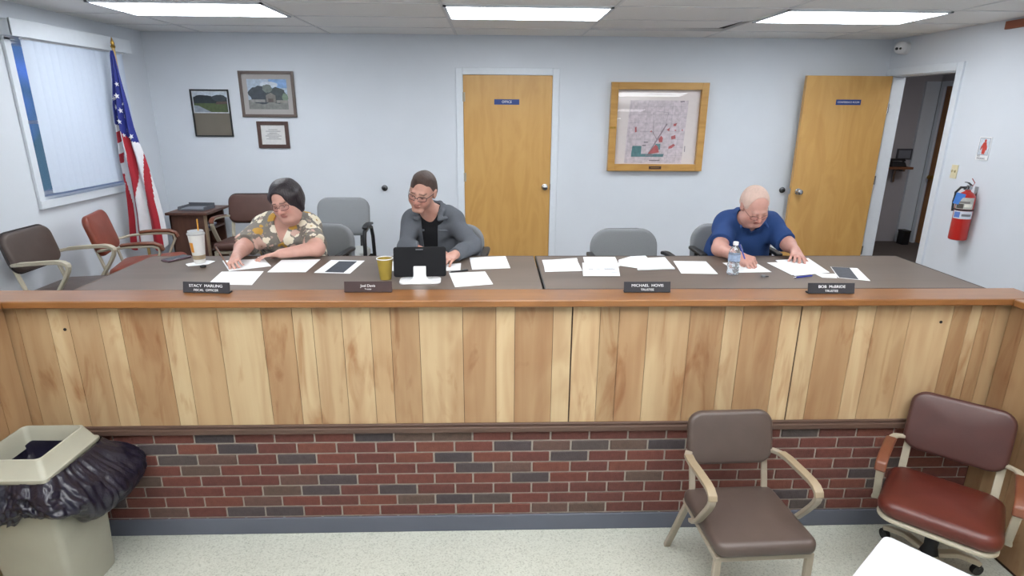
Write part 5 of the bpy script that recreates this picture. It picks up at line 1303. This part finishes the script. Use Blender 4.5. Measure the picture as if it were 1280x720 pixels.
def jacket_man():
    org = (-.42, 4.12, 0)
    hd = Head((-.452, 3.785, 1.172), (-.24, -.88, -.25), -12, 1.02)
    shr, shl = (-.545, 3.985, .955), (-.278, 3.995, .955)
    T, Nk = torso((-.41, 4.13, .62), (-.41, 4.09, .75), (-.41, 4.03, .90), shr, shl, (-.415, 3.945, 1.01), hd, .06, .108, .05, .102, .05, .056)
    elr, wrr = (-.578, 3.80, .815), (-.445, 3.665, .808)
    ell, wrl = (-.135, 3.79, .815), (-.245, 3.575, .806)
    A1 = arm(shr, elr, wrr, .050, .042, .041, .028); A2 = arm(shl, ell, wrl, .050, .042, .041, .028)
    H1, t1 = hand(wrr, (.85, -.35, .1), (.2, .2, -1), -1, [22, 26, 30, 34], .08, .98)
    H2, t2 = hand(wrl, (-.45, -1, -.06), (-.15, 0, -1), 1, [16, 18, 20, 24], .1, .98)
    low = lower_body(-.41, 4.12, 1.)
    sk = skin_colour(hd, '#bd9182', '#9c6258', '#4a3a34', '#bb7a6c')
    t = person('person', 'person with short brown hair and glasses in an open grey jacket, behind the tablet', hd, T, Nk, [A1, A2], [H1, H2], low, sk, (-.76, 3.36, 0), (.04, 4.32, 1.33), 0, 1., org)
    trousers_shoes(-.41, 4.12, 1., mat('dark trousers', '#2b2d33', .85), t, org, mat('dark shoe', '#1c1b1d', .5))
    fl = Field((-.62, 3.80, .6), (-.2, 4.2, 1.12), .005)
    for p in T[1:]: fl.add(p, .008)
    fl.add(('rc', V3(-.415, 3.955, 1.035), hd.p(0, -.015, -.09), .062, .072, .008), sub=True)
    field_obj('tee_shirt', fl, mat('black jersey', '#14151a', .9), t, origin=org)
    fl = Field((-.80, 3.48, .5), (.08, 4.33, 1.14), .005)
    for p in T: fl.add(p, .014)
    for a, e, w in ((shr, elr, wrr), (shl, ell, wrl)):
        fl.add(('rc', V3(*a), V3(*e), .063, .056, .05)); fl.add(sleeve(V3(*e), V3(*w), .056, .043, .93, .02))
    fl.folds(.012, 9)
    # collar
    c0 = V3(-.415, 3.955, 1.045); ax = unit(V3(*shl)-V3(*shr))
    for q in (-1, 1):
        pts = [c0+V3(0, .075, .02), c0+ax*q*.055+V3(0, .05, .02), c0+ax*q*.082+V3(0, -.005, .008), c0+ax*q*.075+V3(0, -.06, -.02), c0+ax*q*.06+V3(0, -.105, -.06)]
        for a, b in zip(pts, pts[1:]): fl.add(('rc', a, b, .017, .016, .012))
        fl.add(('rc', pts[-1], pts[-1]+ax*q*.045+V3(0, .0, .005), .014, .012, .01))
    fl.add(('rc', V3(-.415, 3.95, 1.03), hd.p(0, -.02, -.10), .069, .08, .006), sub=True)
    # open front
    for k in range(30):
        u = k/29; x = -.425-.005*u; wd = .046*(1-.1*u)-.006*u
        fl.add(('rc', V3(x-wd*.35, 3.955, 1.01-.36*u), V3(x-wd*.35, 3.6, 1.0-.36*u), wd*.8, wd, .006), sub=True); fl.add(('rc', V3(x+wd*.35, 3.955, 1.01-.36*u), V3(x+wd*.35, 3.6, 1.0-.36*u), wd*.8, wd, .006), sub=True)
    fl.add(('bx', V3(-.4, 4.0, .42), I3, (.6, .6, .10), .002), sub=True)
    j = field_obj('jacket', fl, mat('grey twill', '#5d6168', .9, var=.10, scale=180, bump=.15, bscale=500, spec=.2), t, origin=org)
    # chest pocket flaps
    for x, y in ((-.505, 3.925), (-.325, 3.925)):
        b = MB(); b.cushion(.085, .03, .008, .006, .003, .001, Matrix.Translation((x-org[0], y-org[1]-.012, .905)) @ Matrix.Rotation(R(70), 4, 'X')); b.obj('pocket_flap', mat('grey twill', '#6a6f76'), t)
    fl = Field(hd.c-.17, hd.c+.17, .004)
    for p in (hd.el((0, -.02, .038), (.0795, .101, .089), .02), hd.el((0, -.075, -.02), (.07, .04, .06), .04), hd.el((.0, .02, .10), (.05, .045, .022), .03)): fl.add(p)
    fl.folds(.003, 21)
    for p in (hd.el((.0, .13, -.02), (.075, .085, .102), .01), hd.el((0, .04, -.10), (.1, .075, .085), .01), hd.el((.015, .13, .055), (.062, .075, .05), .01)): fl.add(p, sub=True)
    for q in (1, -1): fl.add(hd.el((q*.082, -.01, -.02), (.02, .024, .04), .006), sub=True)
    field_obj('hair', fl, mat('brown hair', '#43332d', .6, var=.25, scale=70, bump=.4, bscale=150, stretch=(1, 1, .3)), t, origin=org)
    eyes(hd, t, org); eyeglasses(hd, t, org, mat('dark frames', '#26262a', .35), .026, .0155, .0019, sq=3.2)

def polo_man():
    org = (1.75, 4.12, 0)
    hd = Head((1.70, 3.755, 1.088), (.04, -.82, -.54), 7, 1.0)
    shr, shl = (1.61, 3.975, .935), (1.91, 3.98, .935)
    T, Nk = torso((1.76, 4.13, .62), (1.76, 4.09, .73), (1.76, 4.01, .86), shr, shl, (1.74, 3.90, .975), hd, .075, .125, .06, .112, .058, .062)
    elr, wrr = (1.49, 3.735, .81), (1.54, 3.52, .808)
    ell, wrl = (1.965, 3.77, .83), (1.96, 3.66, .812)
    A1 = arm(shr, elr, wrr, .058, .050, .048, .031); A2 = arm(shl, ell, wrl, .058, .048, .046, .031)
    H1, t1 = hand(wrr, (.38, -1, -.1), (.5, .05, -1), 1, [(42, 40, 18), (52, 45, 25), (62, 55, 30), (68, 58, 30)], .05, 1.02, (.85, .35, .55), 10)
    H2, t2 = hand(wrl, (-.30, -.9, -.14), (-.25, .1, -1), -1, [(12, 20, 14), (20, 26, 18), (30, 34, 22), (36, 38, 24)], .2, 1.02)
    low = lower_body(1.75, 4.12, 1.08)
    sk = skin_colour(hd, '#c4968a', '#a0625a', '#b09a90', '#c67f73', brow_w=.25)
    t = person('person', 'person with thin white hair in a blue polo shirt, bent over and writing', hd, T, Nk, [A1, A2], [H1, H2], low, sk, (1.32, 3.34, 0), (2.2, 4.32, 1.26), .006, 1.02, org)
    trousers_shoes(1.75, 4.12, 1.08, mat('dark trousers', '#2b2d33', .85), t, org, mat('dark shoe', '#1c1b1d', .5))
    fl = Field((1.30, 3.60, .5), (2.22, 4.33, 1.12), .005)
    for p in T: fl.add(p, .016)
    fl.add(sleeve(V3(*shr), V3(*elr), .071, .076, .78)); fl.add(sleeve(V3(*shl), V3(*ell), .071, .076, .90))
    fl.folds(.009, 14)
    c0 = V3(1.737, 3.91, 1.005); ax = unit(V3(*shl)-V3(*shr))
    for q in (-1, 1):
        pts = [c0+V3(0, .085, .03), c0+ax*q*.06+V3(0, .055, .026), c0+ax*q*.09+V3(0, -.005, .004), c0+ax*q*.07+V3(0, -.07, -.03), c0+ax*q*.03+V3(0, -.10, -.06)]
        for a, b in zip(pts, pts[1:]): fl.add(('rc', a, b, .016, .015, .012))
        fl.add(('rc', pts[3], pts[3]+ax*q*.02+V3(0, -.03, -.035), .014, .01, .01))
    fl.add(('rc', V3(1.74, 3.92, .98), hd.p(0, -.02, -.10), .073, .085, .006), sub=True)
    for k in range(4):
        u = k/3; fl.add(('rc', V3(1.737, 3.84, .965-.06*u), V3(1.737, 3.65, .955-.06*u), .03*(1-u)+.006, .03*(1-u)+.006, .006), sub=True)
    fl.add(('bx', V3(1.75, 4.0, .42), I3, (.6, .6, .10), .002), sub=True)
    field_obj('polo_shirt', fl, mat('royal blue knit', '#2c4678', .85, var=.06, scale=200, bump=.12, bscale=600, spec=.2), t, origin=org)
    fl = Field(hd.c-.17, hd.c+.17, .004)
    for p in (hd.el((0, -.022, .036), (.084, .103, .091), .02), hd.el((0, -.075, -.02), (.068, .036, .06), .04)): fl.add(p)
    fl.folds(.002, 31)
    for p in (hd.el((0, .12, .015), (.085, .115, .125), .01), hd.el((0, .04, -.10), (.1, .08, .085), .01)): fl.add(p, sub=True)
    for q in (1, -1): fl.add(hd.el((q*.082, -.01, -.02), (.02, .024, .042), .006), sub=True)
    field_obj('hair', fl, mat('thin white hair', '#cfb4a8', .6, var=.08, scale=90, bump=.3, bscale=200, stretch=(1, 1, .3)), t, origin=org)
    eyes(hd, t, org); eyeglasses(hd, t, org, mat('thin wire frames', '#5d4a46', .35, metal=.4), .025, .0145, .0012, drop=-.012, wide=1.02)
    pb = np.mean([t1[0], t1[4]], 0); up = unit(V3(-.03, .06, .11)); tip = pb-up*(pb[2]-TZ-.007)/up[2]
    pen(tip, tip+up*.145, 'blue pen in the writing hand of the man in blue', '#2b3f9c')
woman(); jacket_man(); polo_man()

# ------------------------------------------------------------------ light and camera
def area(name, loc, size, power, rot=(0, 0, 0), col=(1, 1, 1)):
    l = bpy.data.lights.new(name, 'AREA'); l.shape = 'RECTANGLE'; l.size, l.size_y = size; l.energy = power; l.color = col
    o = bpy.data.objects.new(name, l); C.objects.link(o); o.location = loc; o.rotation_euler = rot
    return o
for i, x in enumerate(LX): area('ceiling_lamp', (x, 1.9, CZ-.03), (1.15, .55), 22, col=(.97, .98, 1))
for i, x in enumerate(LX[:2]+LX[2:]): area('ceiling_lamp', (x, -.9, CZ-.03), (1.15, .55), 11, col=(.97, .98, 1))
area('hallway_fill', (4.9, 5.4, CZ-.05), (.6, .6), 15)  # added fill with no fixture of its own, lifts the dim hallway
area('ceiling_fill', (.3, .9, 1.98), (5, .5), 190, rot=(PI, 0, 0), col=(.98, .98, 1))  # unseen fill aimed upward to brighten the ceiling, not a fitting of the room
w = bpy.data.worlds.new('evening sky'); w.use_nodes = True; sc.world = w
N = w.node_tree.nodes; Lk = w.node_tree.links
tc = N.new('ShaderNodeTexCoord'); nz = N.new('ShaderNodeTexNoise'); nz.inputs['Scale'].default_value = 9; Lk.new(tc.outputs['Generated'], nz.inputs['Vector'])
cr = N.new('ShaderNodeValToRGB'); e = cr.color_ramp.elements; e[0].position = .44; e[0].color = lin('#4c6c86'); e[1].position = .56; e[1].color = lin('#5d86e6')
q = e.new(.62); q.color = lin('#b3c4d6')
Lk.new(nz.outputs['Fac'], cr.inputs[0]); Lk.new(cr.outputs[0], N['Background'].inputs[0]); N['Background'].inputs[1].default_value = 1.0

f, th, yaw, roll, H = 734.3, .2938, .0331, .0073, 1.674
cam = bpy.data.cameras.new('camera'); cam.sensor_fit = 'HORIZONTAL'; cam.sensor_width = 36; cam.lens = f/1280*36; cam.clip_start = .02
co = bpy.data.objects.new('camera', cam); C.objects.link(co); sc.camera = co
co.matrix_world = Matrix.Translation((0, 0, H)) @ Matrix.Rotation(-yaw, 4, 'Z') @ Matrix.Rotation(PI/2-th, 4, 'X') @ Matrix.Rotation(roll, 4, 'Z')
sc.view_settings.view_transform = 'Standard'
sc.view_settings.look = 'None'
sc.view_settings.exposure = 0
